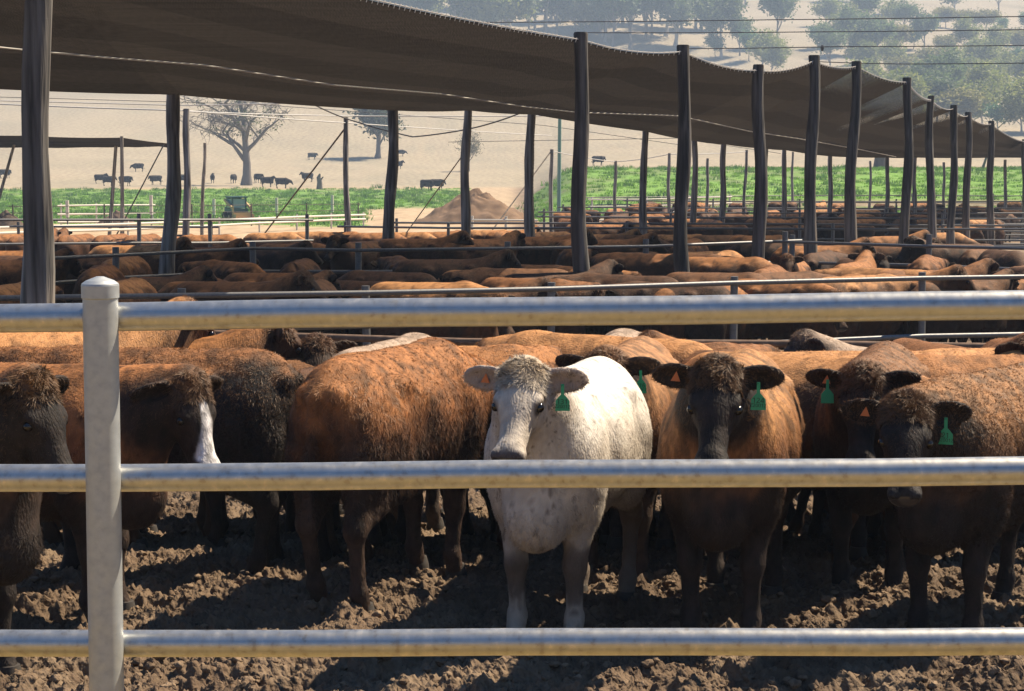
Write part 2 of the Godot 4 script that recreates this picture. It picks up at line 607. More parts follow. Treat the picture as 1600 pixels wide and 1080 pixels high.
	var mid := root.lerp(nape, 0.55) + Vector3(0, 0.02, 0.0)
	L.append(cone(root, mid, 0.285, 0.19, 0.10))
	L.append(cone(mid, nape, 0.19, 0.125, 0.08))
	L.append(cone(Vector3(0, 1.20, 0.42), H * Vector3(0, -0.05, -0.03), 0.15, 0.085, 0.08))
	L.append(cone(Vector3(0, 0.78, 0.66), H * Vector3(0, -0.20, 0.10), 0.085, 0.05, 0.10))
	# head
	L.append(egg(H * at0(Vector3(0, -0.075, 0.06)), Vector3(0.112, 0.11, 0.135), 0.04))
	L.append(egg(H * at0(Vector3(0, -0.005, 0.0)), Vector3(0.08, 0.055, 0.075), 0.05))
	L.append(egg(H * at0(Vector3(0, -0.045, 0.14)), Vector3(0.107, 0.068, 0.14), 0.04))
	L.append(cone(H * Vector3(0, -0.075, 0.18), H * Vector3(0, -0.085, 0.41), 0.085, 0.06, 0.05))
	L.append(egg(H * at0(Vector3(0, -0.088, 0.455)), Vector3(0.083, 0.063, 0.066), 0.035))
	L.append(cone(H * Vector3(0, -0.175, 0.10), H * Vector3(0, -0.135, 0.43), 0.07, 0.042, 0.06))
	for s in [1.0, -1.0]:
		L.append(egg(H * at0(Vector3(s * 0.06, -0.12, 0.13)), Vector3(0.048, 0.09, 0.11), 0.04))
		L.append(egg(H * at0(Vector3(s * 0.092, -0.028, 0.16)), Vector3(0.032, 0.028, 0.05), 0.025))
		L.append(egg(H * at0(Vector3(s * 0.118, -0.048, 0.195)), Vector3(0.022, 0.018, 0.03), 0.012, true))
		L.append(egg(H * at0(Vector3(s * 0.052, -0.06, 0.485)), Vector3(0.03, 0.028, 0.03), 0.02))
		var ear := ear_frame(b, s)
		L.append(cone(H * Vector3(s * 0.085, -0.045, 0.01), ear * Vector3(-0.07, 0, 0), 0.042, 0.036, 0.03))
		L.append(egg(ear, Vector3(0.125, 0.068, 0.024), 0.02))
		L.append(egg(ear * at0(Vector3(0.0, -0.004, 0.022)), Vector3(0.10, 0.05, 0.024), 0.012, true))
		L.append(egg(H * at0(Vector3(s * 0.05, -0.068, 0.522)), Vector3(0.017, 0.013, 0.02), 0.01, true))
	L.append(egg(H * at0(Vector3(0, -0.142, 0.50)), Vector3(0.09, 0.007, 0.07), 0.015, true))
	return L

# frame of an ear: x out along the ear, y across it, z towards the front of the face (cup opens that way)
static func ear_frame(b: Beast, s: float) -> Transform3D:
	var out := Vector3(s * 0.97, 0.02 - b.ear_droop, -0.18 + b.ear_droop * 0.4).normalized()
	var face := Vector3(s * -0.25, 0.45, 0.82)
	var z := (face - out * face.dot(out)).normalized()
	return b.head * Transform3D(Basis(out, z.cross(out), z), Vector3(s * 0.195, -0.045 - b.ear_droop * 0.1, -0.005))

static func hash01(n: int) -> float:
	var x := (n * 1103515245 + 12345) & 0x7fffffff
	x = ((x >> 13) ^ x) * 60493 & 0x7fffffff
	return float(x % 100003) / 100003.0

static func build_beast(b: Beast, noise: FastNoiseLite) -> void:
	b.head = head_frame(b)
	var prims := beast_prims(b)
	var H := b.head
	var to_head := H.affine_inverse()
	# box round the head that gets the finer cells
	var mid := H * Vector3(0, -0.09, 0.22)
	var box_lo := mid - Vector3(0.40, 0.37, 0.40)
	var box_hi := mid + Vector3(0.40, 0.37, 0.40)
	var fine := b.head_cell < b.cell * 0.8
	var grown := 0.03
	var skip := AABB(box_lo + Vector3.ONE * grown, box_hi - box_lo - Vector3.ONE * grown * 2.0) if fine else AABB()
	var got := skin(prims, Vector3(-0.56, -0.02, -1.06), Vector3(0.56, 1.75, maxf(1.0, mid.z + 0.45)), b.cell, skip)
	var verts: PackedVector3Array = got[0]
	var index: PackedInt32Array = got[1]
	if fine:
		var near: Array[Prim] = []
		for p in prims:
			if AABB(box_lo, box_hi - box_lo).grow(p.reach + 0.05).has_point(p.mid):
				near.append(p)
		var more := skin(near, box_lo, box_hi, b.head_cell, AABB())
		var first := verts.size()
		verts.append_array(more[0])
		for k in more[1]:
			index.append(k + first)
	# normals
	var norm := PackedVector3Array()
	norm.resize(verts.size())
	for t in index.size() / 3:
		var i0 := index[t * 3]
		var i1 := index[t * 3 + 1]
		var i2 := index[t * 3 + 2]
		var fn := (verts[i2] - verts[i0]).cross(verts[i1] - verts[i0])
		norm[i0] += fn; norm[i1] += fn; norm[i2] += fn
	var pal := b.pal
	var col := PackedColorArray()
	col.resize(verts.size())
	for v in verts.size():
		norm[v] = norm[v].normalized()
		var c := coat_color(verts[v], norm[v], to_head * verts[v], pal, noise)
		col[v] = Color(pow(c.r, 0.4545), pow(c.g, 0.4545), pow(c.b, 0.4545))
	# the bare wet pad of the nose, a thin skin over the muzzle
	if fine:
		var pv := PackedVector3Array()
		var pn := PackedVector3Array()
		for t in index.size() / 3:
			var ok := true
			for k in 3:
				var h := to_head * verts[index[t * 3 + k]]
				if h.z < 0.478 - h.y * 0.1 or h.y < -0.118 or h.y > -0.045 or absf(h.x) > 0.075 or h.length() > 0.7: ok = false
			if ok:
				for k in 3:
					pv.append(verts[index[t * 3 + k]] + norm[index[t * 3 + k]].normalized() * 0.0025)
					pn.append(norm[index[t * 3 + k]].normalized())
		if pv.size() > 0:
			var pa := []
			pa.resize(Mesh.ARRAY_MAX)
			pa[Mesh.ARRAY_VERTEX] = pv
			pa[Mesh.ARRAY_NORMAL] = pn
			b.nose_arrays = pa
	var arr := []
	arr.resize(Mesh.ARRAY_MAX)
	arr[Mesh.ARRAY_VERTEX] = verts
	arr[Mesh.ARRAY_NORMAL] = norm
	arr[Mesh.ARRAY_COLOR] = col
	arr[Mesh.ARRAY_INDEX] = index
	b.skin_arrays = arr
	if b.fur > 0:
		grow_fur(b, verts, index, norm, to_head, noise)

static func coat_color(p: Vector3, n: Vector3, h: Vector3, pal: Dictionary, noise: FastNoiseLite) -> Color:
	var v := noise.get_noise_3d(p.x * 4.0, p.y * 4.0, p.z * 4.0)
	var w := noise.get_noise_3d(p.x * 22.0, p.y * 14.0 + 9.0, p.z * 22.0)
	var c: Color = pal.side.lerp(pal.top, smoothstep(pal.lo, pal.hi, p.y + n.y * 0.12 + v * 0.16))  # bleached back hair, with sunlight on top and flank shade coloured in
	c = c.lerp(pal.leg, smoothstep(pal.leg_hi, pal.leg_hi - 0.32, p.y + v * 0.12))  # dark muddy legs; their colour climbs the flank to hold its shade
	if h.z > -0.16 and h.length() < 0.75:
		var m := smoothstep(-0.16, 0.02, h.z + v * 0.03) * smoothstep(-0.36, -0.24, h.y) * smoothstep(-0.5, -0.1, h.y + 0.2 - absf(h.x) * 0.3)
		c = c.lerp(pal.head, m)
		c = c.lerp(pal.poll, m * smoothstep(0.12, 0.0, h.z) * smoothstep(-0.10, -0.02, h.y) * smoothstep(0.13, 0.08, absf(h.x)))
		c = c.lerp(pal.ear, m * smoothstep(0.115, 0.145, absf(h.x)) * smoothstep(0.16, 0.12, absf(h.z)) * smoothstep(-0.2, -0.15, h.y))
		if pal.has("blaze"):
			var wide: float = pal.blaze_wide * (0.55 + smoothstep(0.12, 0.42, h.z) * 0.9) + v * 0.012
			c = c.lerp(pal.blaze, m * smoothstep(wide + 0.012, wide, absf(h.x - 0.01)) * smoothstep(-0.115, -0.10, h.y) * smoothstep(0.10, 0.14, h.z + v * 0.02) * smoothstep(0.50, 0.48, h.z))
		if pal.has("lid"):
			c = c.lerp(pal.lid, smoothstep(0.055, 0.03, (Vector3(absf(h.x), h.y, h.z) - Vector3(0.1, -0.048, 0.192)).length()))
		c = c.lerp(pal.muzzle, m * smoothstep(0.455, 0.49, h.z + h.y * 0.15))
	if pal.has("dirt"):
		var dd := smoothstep(0.60, 0.46, p.y + v * 0.16) * smoothstep(0.17, 0.27, p.y + w * 0.08) * 0.92
		dd = maxf(dd, smoothstep(0.98, 0.75, p.y + v * 0.25) * smoothstep(-0.35, -0.5, p.z) * 0.8)
		dd = maxf(dd, smoothstep(0.36, 0.46, noise.get_noise_3d(p.x * 38.0, p.y * 38.0, p.z * 38.0)) * smoothstep(-0.1, 0.25, noise.get_noise_3d(p.x * 5.0, p.y * 5.0 + 20.0, p.z * 5.0)) * 0.7)
		dd = maxf(dd, 0.22 * smoothstep(0.95, 0.6, p.y + v * 0.3))
		dd = maxf(dd, smoothstep(0.45, 0.60, noise.get_noise_3d(p.x * 9.0 + 5.0, p.y * 9.0, p.z * 9.0)) * smoothstep(1.3, 0.7, p.y) * 0.8)
		c = c.lerp(pal.dirt, clampf(dd, 0.0, 1.0))
	# darker patches, whorls and clotted hair
	var z := noise.get_noise_3d(p.x * 7.0 + 13.0, p.y * 3.2, p.z * 7.0)
	c *= (1.0 + w * (0.12 + pal.patch)) * (1.0 - pal.patch * smoothstep(0.05, 0.45, z))
	return c

static func grow_fur(b: Beast, verts: PackedVector3Array, index: PackedInt32Array, norm: PackedVector3Array, to_head: Transform3D, noise: FastNoiseLite) -> void:
	var r := RandomNumberGenerator.new()
	r.seed = b.sd * 7919 + 17
	var tris := index.size() / 3
	var area := PackedFloat32Array()
	area.resize(tris)
	var total := 0.0
	for t in tris:
		var p0 := verts[index[t * 3]]
		var a := (verts[index[t * 3 + 1]] - p0).cross(verts[index[t * 3 + 2]] - p0).length()
		a *= 1.0 if p0.y > 0.55 else 0.45
		area[t] = a
		total += a
	var per := b.fur / total

	var V := PackedVector3Array()
	var C := PackedColorArray()
	for t in tris:
		var x := area[t] * per
		var hc := to_head * verts[index[t * 3]]
		if hc.z > -0.06 and hc.z < 0.13 and hc.y > -0.1 and absf(hc.x) < 0.13: x *= 3.5
		var n := int(x)
		if r.randf() < x - n: n += 1
		for k in n:
			var u := r.randf()
			var w := r.randf()
			if u + w > 1.0:
				u = 1.0 - u; w = 1.0 - w
			var i0 := index[t * 3]
			var i1 := index[t * 3 + 1]
			var i2 := index[t * 3 + 2]
			var p := verts[i0] + (verts[i1] - verts[i0]) * u + (verts[i2] - verts[i0]) * w
			var nn := (norm[i0] * (1.0 - u - w) + norm[i1] * u + norm[i2] * w).normalized()
			var h := to_head * p
			var comb := Vector3(0, -0.8, -0.65)
			var size := b.fur_len
			var lift := 0.30
			var curl := b.curl
			if h.z > -0.05 and h.length() < 0.7:
				comb = -to_head.basis.transposed().z if h.z > 0.12 else Vector3(0, -0.3, 0) + to_head.basis.transposed().z * 0.5
				size *= 0.45
				if h.z > 0.40: size *= 0.35
				if h.z < 0.11 and h.y > -0.09 and absf(h.x) < 0.12:
					size = 0.04
					lift = 0.45
					curl = maxf(curl, 0.7)
				elif absf(h.x) > 0.13:
					size = 0.022
					comb = Vector3(signf(h.x) * 0.8, -0.4, 0)
			elif p.y < 0.55:
				size *= 0.6
			elif p.y < 1.0 and absf(nn.y) < 0.8:
				size *= 1.25
			var s1 := noise.get_noise_3d(p.x * 18.0, p.y * 18.0, p.z * 18.0)
			var s2 := noise.get_noise_3d(p.x * 18.0 + 31.0, p.y * 18.0, p.z * 18.0 + 7.0)
			var d := (comb - nn * comb.dot(nn))
			d = d.normalized() if d.length() > 0.05 else nn.cross(Vector3(1, 0, 0.2)).normalized()
			var across := d.cross(nn)
			var turn := (s1 * 2.2 + r.randf_range(-0.25, 0.25)) * (0.5 + curl * 3.0)
			d = d * cos(turn) + across * sin(turn)
			d = (d + nn * (lift + curl * 0.35 + s2 * 0.3)).normalized()
			across = d.cross(nn).normalized()
			var len := size * r.randf_range(0.6, 1.3)
			var wide := r.randf_range(0.0013, 0.003) * (1.0 + curl * 0.6)
			p -= nn * 0.004
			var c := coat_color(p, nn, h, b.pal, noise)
			c *= 1.0 + (r.randf() - 0.5) * (0.25 + b.pal.patch)
			var tip: Color = c.lerp(b.pal.tip, 0.06 + 0.42 * smoothstep(0.85, 1.25, p.y + nn.y * 0.15))  # paler tips on the back put sunlight into the hair colour
			c = Color(pow(c.r, 0.4545), pow(c.g, 0.4545), pow(c.b, 0.4545))
			tip = Color(pow(tip.r, 0.4545), pow(tip.g, 0.4545), pow(tip.b, 0.4545))
			V.append(p - across * wide); V.append(p + across * wide); V.append(p + d * len + Vector3(0, -len * 0.15, 0))
			C.append(c); C.append(c); C.append(tip)
	var N := PackedVector3Array()
	N.resize(V.size())
	for t in V.size() / 3:
		var fn := (V[t * 3 + 2] - V[t * 3]).cross(V[t * 3 + 1] - V[t * 3]).normalized()
		N[t * 3] = fn; N[t * 3 + 1] = fn; N[t * 3 + 2] = fn
	var arr := []
	arr.resize(Mesh.ARRAY_MAX)
	arr[Mesh.ARRAY_VERTEX] = V
	arr[Mesh.ARRAY_NORMAL] = N
	arr[Mesh.ARRAY_COLOR] = C
	b.hair_arrays = arr

func mesh_of(arrays: Array) -> ArrayMesh:
	var m := ArrayMesh.new()
	m.add_surface_from_arrays(Mesh.PRIMITIVE_TRIANGLES, arrays)
	return m

var beasts: Array[Beast] = []

func build_all() -> void:
	var job := WorkerThreadPool.add_group_task(func(i): build_beast(beasts[i], n_a_cow), beasts.size(), 4, true)
	WorkerThreadPool.wait_for_group_task_completion(job)
	for b in beasts:
		if b.skin_arrays.is_empty():
			build_beast(b, n_a_cow)

var n_a_cow := FastNoiseLite.new()
var eye_mesh: Mesh
var hoof_mesh: Mesh

# puts a built beast together: body, hair, eyes, hoofs
func assemble(b: Beast, o: Node3D, details := true) -> void:
	part("body", mesh_of(b.skin_arrays), M.coat, o)
	if not b.hair_arrays.is_empty():
		var f := part("coat_hair", mesh_of(b.hair_arrays), M.hair, o)
		f.set_meta("kind", "stuff")
	if not b.nose_arrays.is_empty():
		part("nose", mesh_of(b.nose_arrays), M.nose, o)
	if not details:
		return
	if eye_mesh == null:
		var sph := SphereMesh.new()
		sph.radius = 0.024; sph.height = 0.048; sph.radial_segments = 12; sph.rings = 8
		eye_mesh = sph
		hoof_mesh = lathe([Vector2(0.0, 0.075), Vector2(0.05, 0.075), Vector2(0.062, 0.03), Vector2(0.066, 0.0), Vector2(0.0, 0.0)], 14)
	for s in [1.0, -1.0]:
		part("eye", eye_mesh, M.eye, o, b.head * Vector3(s * 0.108, -0.048, 0.19))
	for k in 4:
		var s := 1.0 if k % 2 == 0 else -1.0
		var ft: Vector2 = b.feet[k]
		var base := Vector3(s * 0.15 + ft.x * 0.95, -0.005, 0.49 + ft.y * 0.95) if k < 2 else Vector3(s * 0.16 + ft.x * 0.95, -0.005, -0.62 + ft.y * 0.95)
		part("hoof", hoof_mesh, M.hoof, o, base)

# ear tags hang straight down in front of the ear; side +1 is the animal's left
func ear_tag(b: Beast, o: Node3D, s: float, lines: Array, face_turn: float) -> void:
	var ear := ear_frame(b, s)
	var p := ear * Vector3(-0.005, -0.012, 0.02)
	var holder := MeshInstance3D.new()
	holder.name = "ear_tag"
	var pts := []
	for q in [[-0.008, 0.0], [-0.008, -0.052], [-0.020, -0.064], [-0.034, -0.082], [-0.036, -0.132], [0.036, -0.132], [0.034, -0.082], [0.020, -0.064], [0.008, -0.052], [0.008, 0.0]]:
		pts.append(Vector2(q[0], q[1]))
	var st := SurfaceTool.new()
	st.begin(Mesh.PRIMITIVE_TRIANGLES)
	var tri := Geometry2D.triangulate_polygon(PackedVector2Array(pts))
	for z in [0.0015, -0.0015]:
		for i in range(0, tri.size(), 3):
			for k in 3:
				var v: Vector2 = pts[tri[i + k]]
				st.set_normal(Vector3(0, 0, signf(z))); st.add_vertex(Vector3(v.x, v.y, z))
	for i in pts.size():
		var a: Vector2 = pts[i]
		var c: Vector2 = pts[(i + 1) % pts.size()]
		var nn := Vector3(c.y - a.y, a.x - c.x, 0).normalized()
		for v in [Vector3(a.x, a.y, 0.0015), Vector3(c.x, c.y, 0.0015), Vector3(c.x, c.y, -0.0015), Vector3(a.x, a.y, 0.0015), Vector3(c.x, c.y, -0.0015), Vector3(a.x, a.y, -0.0015)]:
			st.set_normal(nn); st.add_vertex(v)
	holder.mesh = facing(st.commit())
	holder.material_override = M.tag_green
	o.add_child(holder, true)
	holder.position = p + (Basis(Vector3.UP, face_turn) * Vector3(0, 0, 0.02))
	holder.rotation.y = face_turn
	var stud := SphereMesh.new()
	stud.radius = 0.0075; stud.height = 0.009; stud.radial_segments = 10; stud.rings = 5
	part("stud", stud, M.tag_green, holder, Vector3(0, -0.006, 0.003))
	for i in lines.size():
		var tm := TextMesh.new()
		var font := SystemFont.new()
		font.font_names = PackedStringArray(["Droid Sans"])
		tm.font = font
		tm.font_size = 24
		tm.text = lines[i][0]
		tm.pixel_size = lines[i][1] / 24.0
		tm.depth = 0.0008
		tm.horizontal_alignment = HORIZONTAL_ALIGNMENT_CENTER
		var l := part("tag_lettering", tm, M.ink, holder, Vector3(0, lines[i][2], 0.0022))
		l.rotation.z = -0.05

func button_tag(b: Beast, o: Node3D, s: float) -> void:
	var ear := ear_frame(b, s)
	var st := SurfaceTool.new()
	st.begin(Mesh.PRIMITIVE_TRIANGLES)
	var pts := [Vector3(0.004, 0.027, 0), Vector3(-0.024, -0.019, 0), Vector3(0.022, -0.022, 0)]
	for z in [0.003, -0.003]:
		for k in 3:
			st.set_normal(Vector3(0, 0, signf(z))); st.add_vertex(pts[k] + Vector3(0, 0, z))
	for k in 3:
		var a: Vector3 = pts[k]
		var c: Vector3 = pts[(k + 1) % 3]
		for v in [a + Vector3(0, 0, 0.003), c + Vector3(0, 0, 0.003), c - Vector3(0, 0, 0.003), a + Vector3(0, 0, 0.003), c - Vector3(0, 0, 0.003), a - Vector3(0, 0, 0.003)]:
			st.set_normal(Vector3(c.y - a.y, a.x - c.x, 0).normalized()); st.add_vertex(v)
	var m := part("button_tag", facing(st.commit()), M.tag_orange, o, ear * Vector3(0.0, 0.0, 0.012))
	m.basis = Basis(Vector3.UP, b.yaw)

# ------------------------------------------------------------------ ground
func axis_steps(lo: float, hi: float, fine: float, grow: float, far: float) -> PackedFloat32Array:
	var a := PackedFloat32Array()
	var v := lo
	while v < hi:
		a.append(v)
		v += fine
	var step := fine
	while v < far:
		a.append(v)
		step *= grow
		v += step
	return a

func ground_color(x: float, d: float, y: float) -> Color:
	var px := 800.0 + FOCAL * x / maxf(d, 5.0)
	var v := n_a.get_noise_2d(x * 30.0, d * 30.0)
	var w := n_b.get_noise_2d(x * 0.4, d * 0.4)
	var mud := Color(0.142, 0.10, 0.066)
	mud = mud.lerp(Color(0.10, 0.069, 0.046), clampf(v * 1.3 + 0.4, 0.0, 1.0))
	mud = mud.lerp(Color(0.21, 0.156, 0.106), clampf(w * 1.2, 0.0, 0.8))
	if d < 8.0:
		mud = mud.lerp(Color(0.40, 0.285, 0.115), smoothstep(7.9, 7.2, d))
	if d < 45.0:
		return mud
	var yard := Color(0.20, 0.145, 0.10).lerp(Color(0.27, 0.20, 0.14), clampf(v + 0.5, 0.0, 1.0))
	var c := mud.lerp(yard, smoothstep(45.0, 60.0, d))
	var far_v := n_a.get_noise_2d(x * 4.0, d * 3.0)
	# pale sandy lane left of the far pens
	if px < 860.0:
		c = c.lerp(Color(0.46, 0.35, 0.23) * (1.0 + v * 0.15), smoothstep(62.0, 70.0, d) * (1.0 - smoothstep(785.0, 820.0, px)))
	var dry := Color(0.385, 0.33, 0.235).lerp(Color(0.325, 0.285, 0.205), clampf(far_v * 1.6 + 0.5, 0.0, 1.0))
	dry = dry.lerp(Color(0.40, 0.335, 0.235), clampf(w * 1.2, 0.0, 1.0))
	var weeds := smoothstep(0.05, 0.4, n_a.get_noise_2d(x * 9.0 + 300.0, d * 22.0))
	var green := Color(0.17, 0.33, 0.055).lerp(Color(0.12, 0.25, 0.045), clampf(v * 1.5 + 0.3, 0.0, 1.0))
	var g := green_share(x, d, px)
	green = green.lerp(Color(0.17, 0.20, 0.10), weeds * 0.75)
	c = c.lerp(green, g)
	var edge := smoothstep(262.0, 285.0, d + far_v * 12.0) if px < 824.0 else smoothstep(215.0, 232.0, d + far_v * 10.0)
	c = c.lerp(dry, edge)
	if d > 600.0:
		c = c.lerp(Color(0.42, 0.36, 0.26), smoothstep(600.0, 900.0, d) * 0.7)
		c = c.lerp(Color(0.17, 0.15, 0.09), smoothstep(0.1, 0.5, n_b.get_noise_2d(x * 0.05, d * 0.03)) * 0.5)
	return c

func green_share(x: float, d: float, px: float) -> float:
	var e := n_a.get_noise_2d(x * 6.0, d * 6.0) * 10.0
	if px < 826.0 + e * 0.8:
		var g := smoothstep(118.0, 124.0, d + e) * (1.0 - smoothstep(252.0, 270.0, d + e))
		if px > 570.0:
			g *= smoothstep(172.0, 180.0, d + e * 0.6) * (1.0 - smoothstep(700.0, 760.0, px + e))
		return g
	var g2 := smoothstep(122.0, 128.0, d + e * 0.4) * (1.0 - smoothstep(205.0, 222.0, d + e * 0.7))
	# a bare dusty strip runs through the field on the far side
	return g2 * (1.0 - 0.9 * smoothstep(1000.0, 1060.0, px) * smoothstep(139.0, 141.0, d + e * 0.1) * (1.0 - smoothstep(146.0, 149.0, d + e * 0.1)))

func build_ground() -> void:
	var right := axis_steps(0.0, 3.9, 0.0135, 1.09, 900.0)
	var xs := PackedFloat32Array()
	for i in range(right.size() - 1, 0, -1):
		xs.append(-right[i])
	xs.append_array(right)
	var back := axis_steps(0.0, 60.0, 2.0, 1.0, 60.0)
	var ds := PackedFloat32Array()
	for v in [-60.0, -40.0, -25.0, -15.0, -8.0, -4.0, -1.0, 1.0, 3.0, 4.5, 5.5, 6.2, 6.8, 7.2, 7.5, 7.7, 7.9, 8.0]:
		ds.append(v)
	var v := 8.1
	var step := 0.0135
	while v < 1250.0:
		ds.append(v)
		if v > 15.2:
			step = minf(step * (1.01 if v < 21.0 else 1.035), 14.0)
		elif v > 11.0:
			step = minf(step * 1.01, 0.03)
		v += step
	var nx := xs.size()
	var nd := ds.size()
	# the land beyond 18 m does not need the fine columns: two surfaces, same border columns
	var cols := PackedInt32Array()
	for i in nx:
		if absf(xs[i]) > 4.0 or i % 36 == (nx / 2) % 36:
			cols.append(i)
	var mesh := ArrayMesh.new()
	var split := 0
	while ds[split] < 21.0: split += 1
	for zone in 2:
		var use := PackedInt32Array(range(nx)) if zone == 0 else cols
		var r0 := 0 if zone == 0 else split
		var r1 := split if zone == 0 else nd - 1
		var V := PackedVector3Array()
		var C := PackedColorArray()
		var I := PackedInt32Array()
		var cw := use.size()
		for j in range(r0, r1 + 1):
			for i in use:
				var x := xs[i]
				var d := ds[j]
				var y := ground_y(x, d) + mud_relief(x, d)
				if zone == 1 and j == r0: y -= 0.0
				V.append(Vector3(x, y, -d))
				C.append(enc(ground_color(x, d, y)))
		for j in r1 - r0:
			for i in cw - 1:
				var a := j * cw + i
				I.append_array(PackedInt32Array([a, a + cw, a + 1, a + 1, a + cw, a + cw + 1]))
		var N := PackedVector3Array()
		N.resize(V.size())
		for t in range(0, I.size(), 3):
			var fn := (V[I[t + 2]] - V[I[t]]).cross(V[I[t + 1]] - V[I[t]])
			N[I[t]] += fn; N[I[t + 1]] += fn; N[I[t + 2]] += fn
		for k in N.size():
			N[k] = N[k].normalized()
		var arr := []
		arr.resize(Mesh.ARRAY_MAX)
		arr[Mesh.ARRAY_VERTEX] = V
		arr[Mesh.ARRAY_NORMAL] = N
		arr[Mesh.ARRAY_COLOR] = C
		arr[Mesh.ARRAY_INDEX] = I
		mesh.add_surface_from_arrays(Mesh.PRIMITIVE_TRIANGLES, arr)
		mesh.surface_set_material(zone, M.soil if zone == 0 else M.field)
	var o := MeshInstance3D.new()
	o.name = "ground"
	o.mesh = mesh
	add_child(o)
	tag(o, "", "", "", "structure")

func lump_mesh(sd: int, rough := 0.35) -> ArrayMesh:
	var sph := SphereMesh.new()
	sph.radius = 1.0; sph.height = 2.0; sph.radial_segments = 10; sph.rings = 6
	var arr := sph.get_mesh_arrays()
	var V: PackedVector3Array = arr[Mesh.ARRAY_VERTEX]
	var n := FastNoiseLite.new()
	n.seed = sd
	n.frequency = 0.9
	for i in V.size():
		var p := V[i]
		V[i] = p * (1.0 + n.get_noise_3d(p.x, p.y, p.z) * rough * 2.0)
	var st := SurfaceTool.new()
	st.begin(Mesh.PRIMITIVE_TRIANGLES)
	var I: PackedInt32Array = arr[Mesh.ARRAY_INDEX]
	for k in I:
		st.set_smooth_group(0)
		st.add_vertex(V[k])
	st.index()
	st.generate_normals()
	return st.commit()

func scatter(called: String, mesh: Mesh, m: Material, places: Array, colors: Array, parent: Node = self) -> MultiMeshInstance3D:
	var mm := MultiMesh.new()
	mm.transform_format = MultiMesh.TRANSFORM_3D
	mm.use_colors = colors.size() > 0
	mm.mesh = mesh
	mm.instance_count = places.size()
	for i in places.size():
		mm.set_instance_transform(i, places[i])
		if colors.size() > 0:
			mm.set_instance_color(i, enc(colors[i]))
	var o := MultiMeshInstance3D.new()
	o.name = numbered(called)
	o.multimesh = mm
	o.material_override = m
	parent.add_child(o, true)
	o.set_meta("kind", "stuff")
	return o

func build_clods() -> void:
	rng.seed = 5
	for kind in 3:
		var places := []
		var colors := []
		for i in 3600:
			var d := rng.randf_range(8.2, 17.0)
			var x := rng.randf_range(-1.0, 1.0) * (0.31 * d)
			if n_a.get_noise_2d(x * 60.0, d * 60.0) + rng.randf_range(-0.4, 0.4) < -0.05: continue
			var s := 0.006 + 0.024 * pow(rng.randf(), 3.0)
			var y := ground_y(x, d) + mud_relief(x, d)
			var b := Basis.from_euler(Vector3(rng.randf() * TAU, rng.randf() * TAU, rng.randf() * TAU)).scaled(Vector3(s * rng.randf_range(0.8, 1.5), s * 0.8, s * rng.randf_range(0.8, 1.4)))
			places.append(Transform3D(b, Vector3(x, y + s * 0.15, -d)))
			var c := Color(0.13, 0.09, 0.058).lerp(Color(0.25, 0.18, 0.12), rng.randf())
			colors.append(c)
		var o := scatter("mud_clods", lump_mesh(60 + kind), M.clod_copy, places, colors)
		tag(o, "crumbled dry mud clods strewn over the trodden pen floor" , "mud")

# ------------------------------------------------------------------ pipe fences
# line: fence feet as Vector3; heights: rail heights; every: a post at each point of the line
func pipe_fence(label: String, group: String, line: Array, heights: Array, r: float, post_r: float, top: float, m: Material, sides := 8) -> Node3D:
	var o := thing("pipe_fence", label, "fence", line[0], 0.0, group)
	var base: Vector3 = line[0]
	for i in line.size():
		var p: Vector3 = line[i] - base
		var wob := Vector3(0.02 * sin(i * 2.3), 0, 0.015 * cos(i * 1.7))
		part("post", pipe(p + Vector3(0, -0.2, 0), p + Vector3(0, top, 0) + wob, post_r, sides), m, o)
	for h in heights:
		var pts := []
		var rr := []
		for i in line.size():
			var q: Vector3 = line[i] - base + Vector3(0, h + 0.012 * sin(i * 3.1 + h * 9.0), post_r + r * 0.6)
			if i == 0 and line.size() > 1: q += (line[0] - line[1]).normalized() * 0.25
			if i == line.size() - 1 and i > 0: q += (line[i] - line[i - 1]).normalized() * 0.25
			pts.append(q); rr.append(r)
		part("rail", tube_mesh(pts, rr, sides), m, o)
	return o

func fence_line(ends: Array, spacing: float) -> Array:
	var out := []
	for k in ends.size() - 1:
		var a: Vector3 = ends[k]
		var b: Vector3 = ends[k + 1]
		var n := maxi(1, int(round(a.distance_to(b) / spacing)))
		for i in n + (1 if k == ends.size() - 2 else 0):
			var p := a.lerp(b, float(i) / n)
			p.y = ground_y(p.x, -p.z)
			out.append(p)
	return out

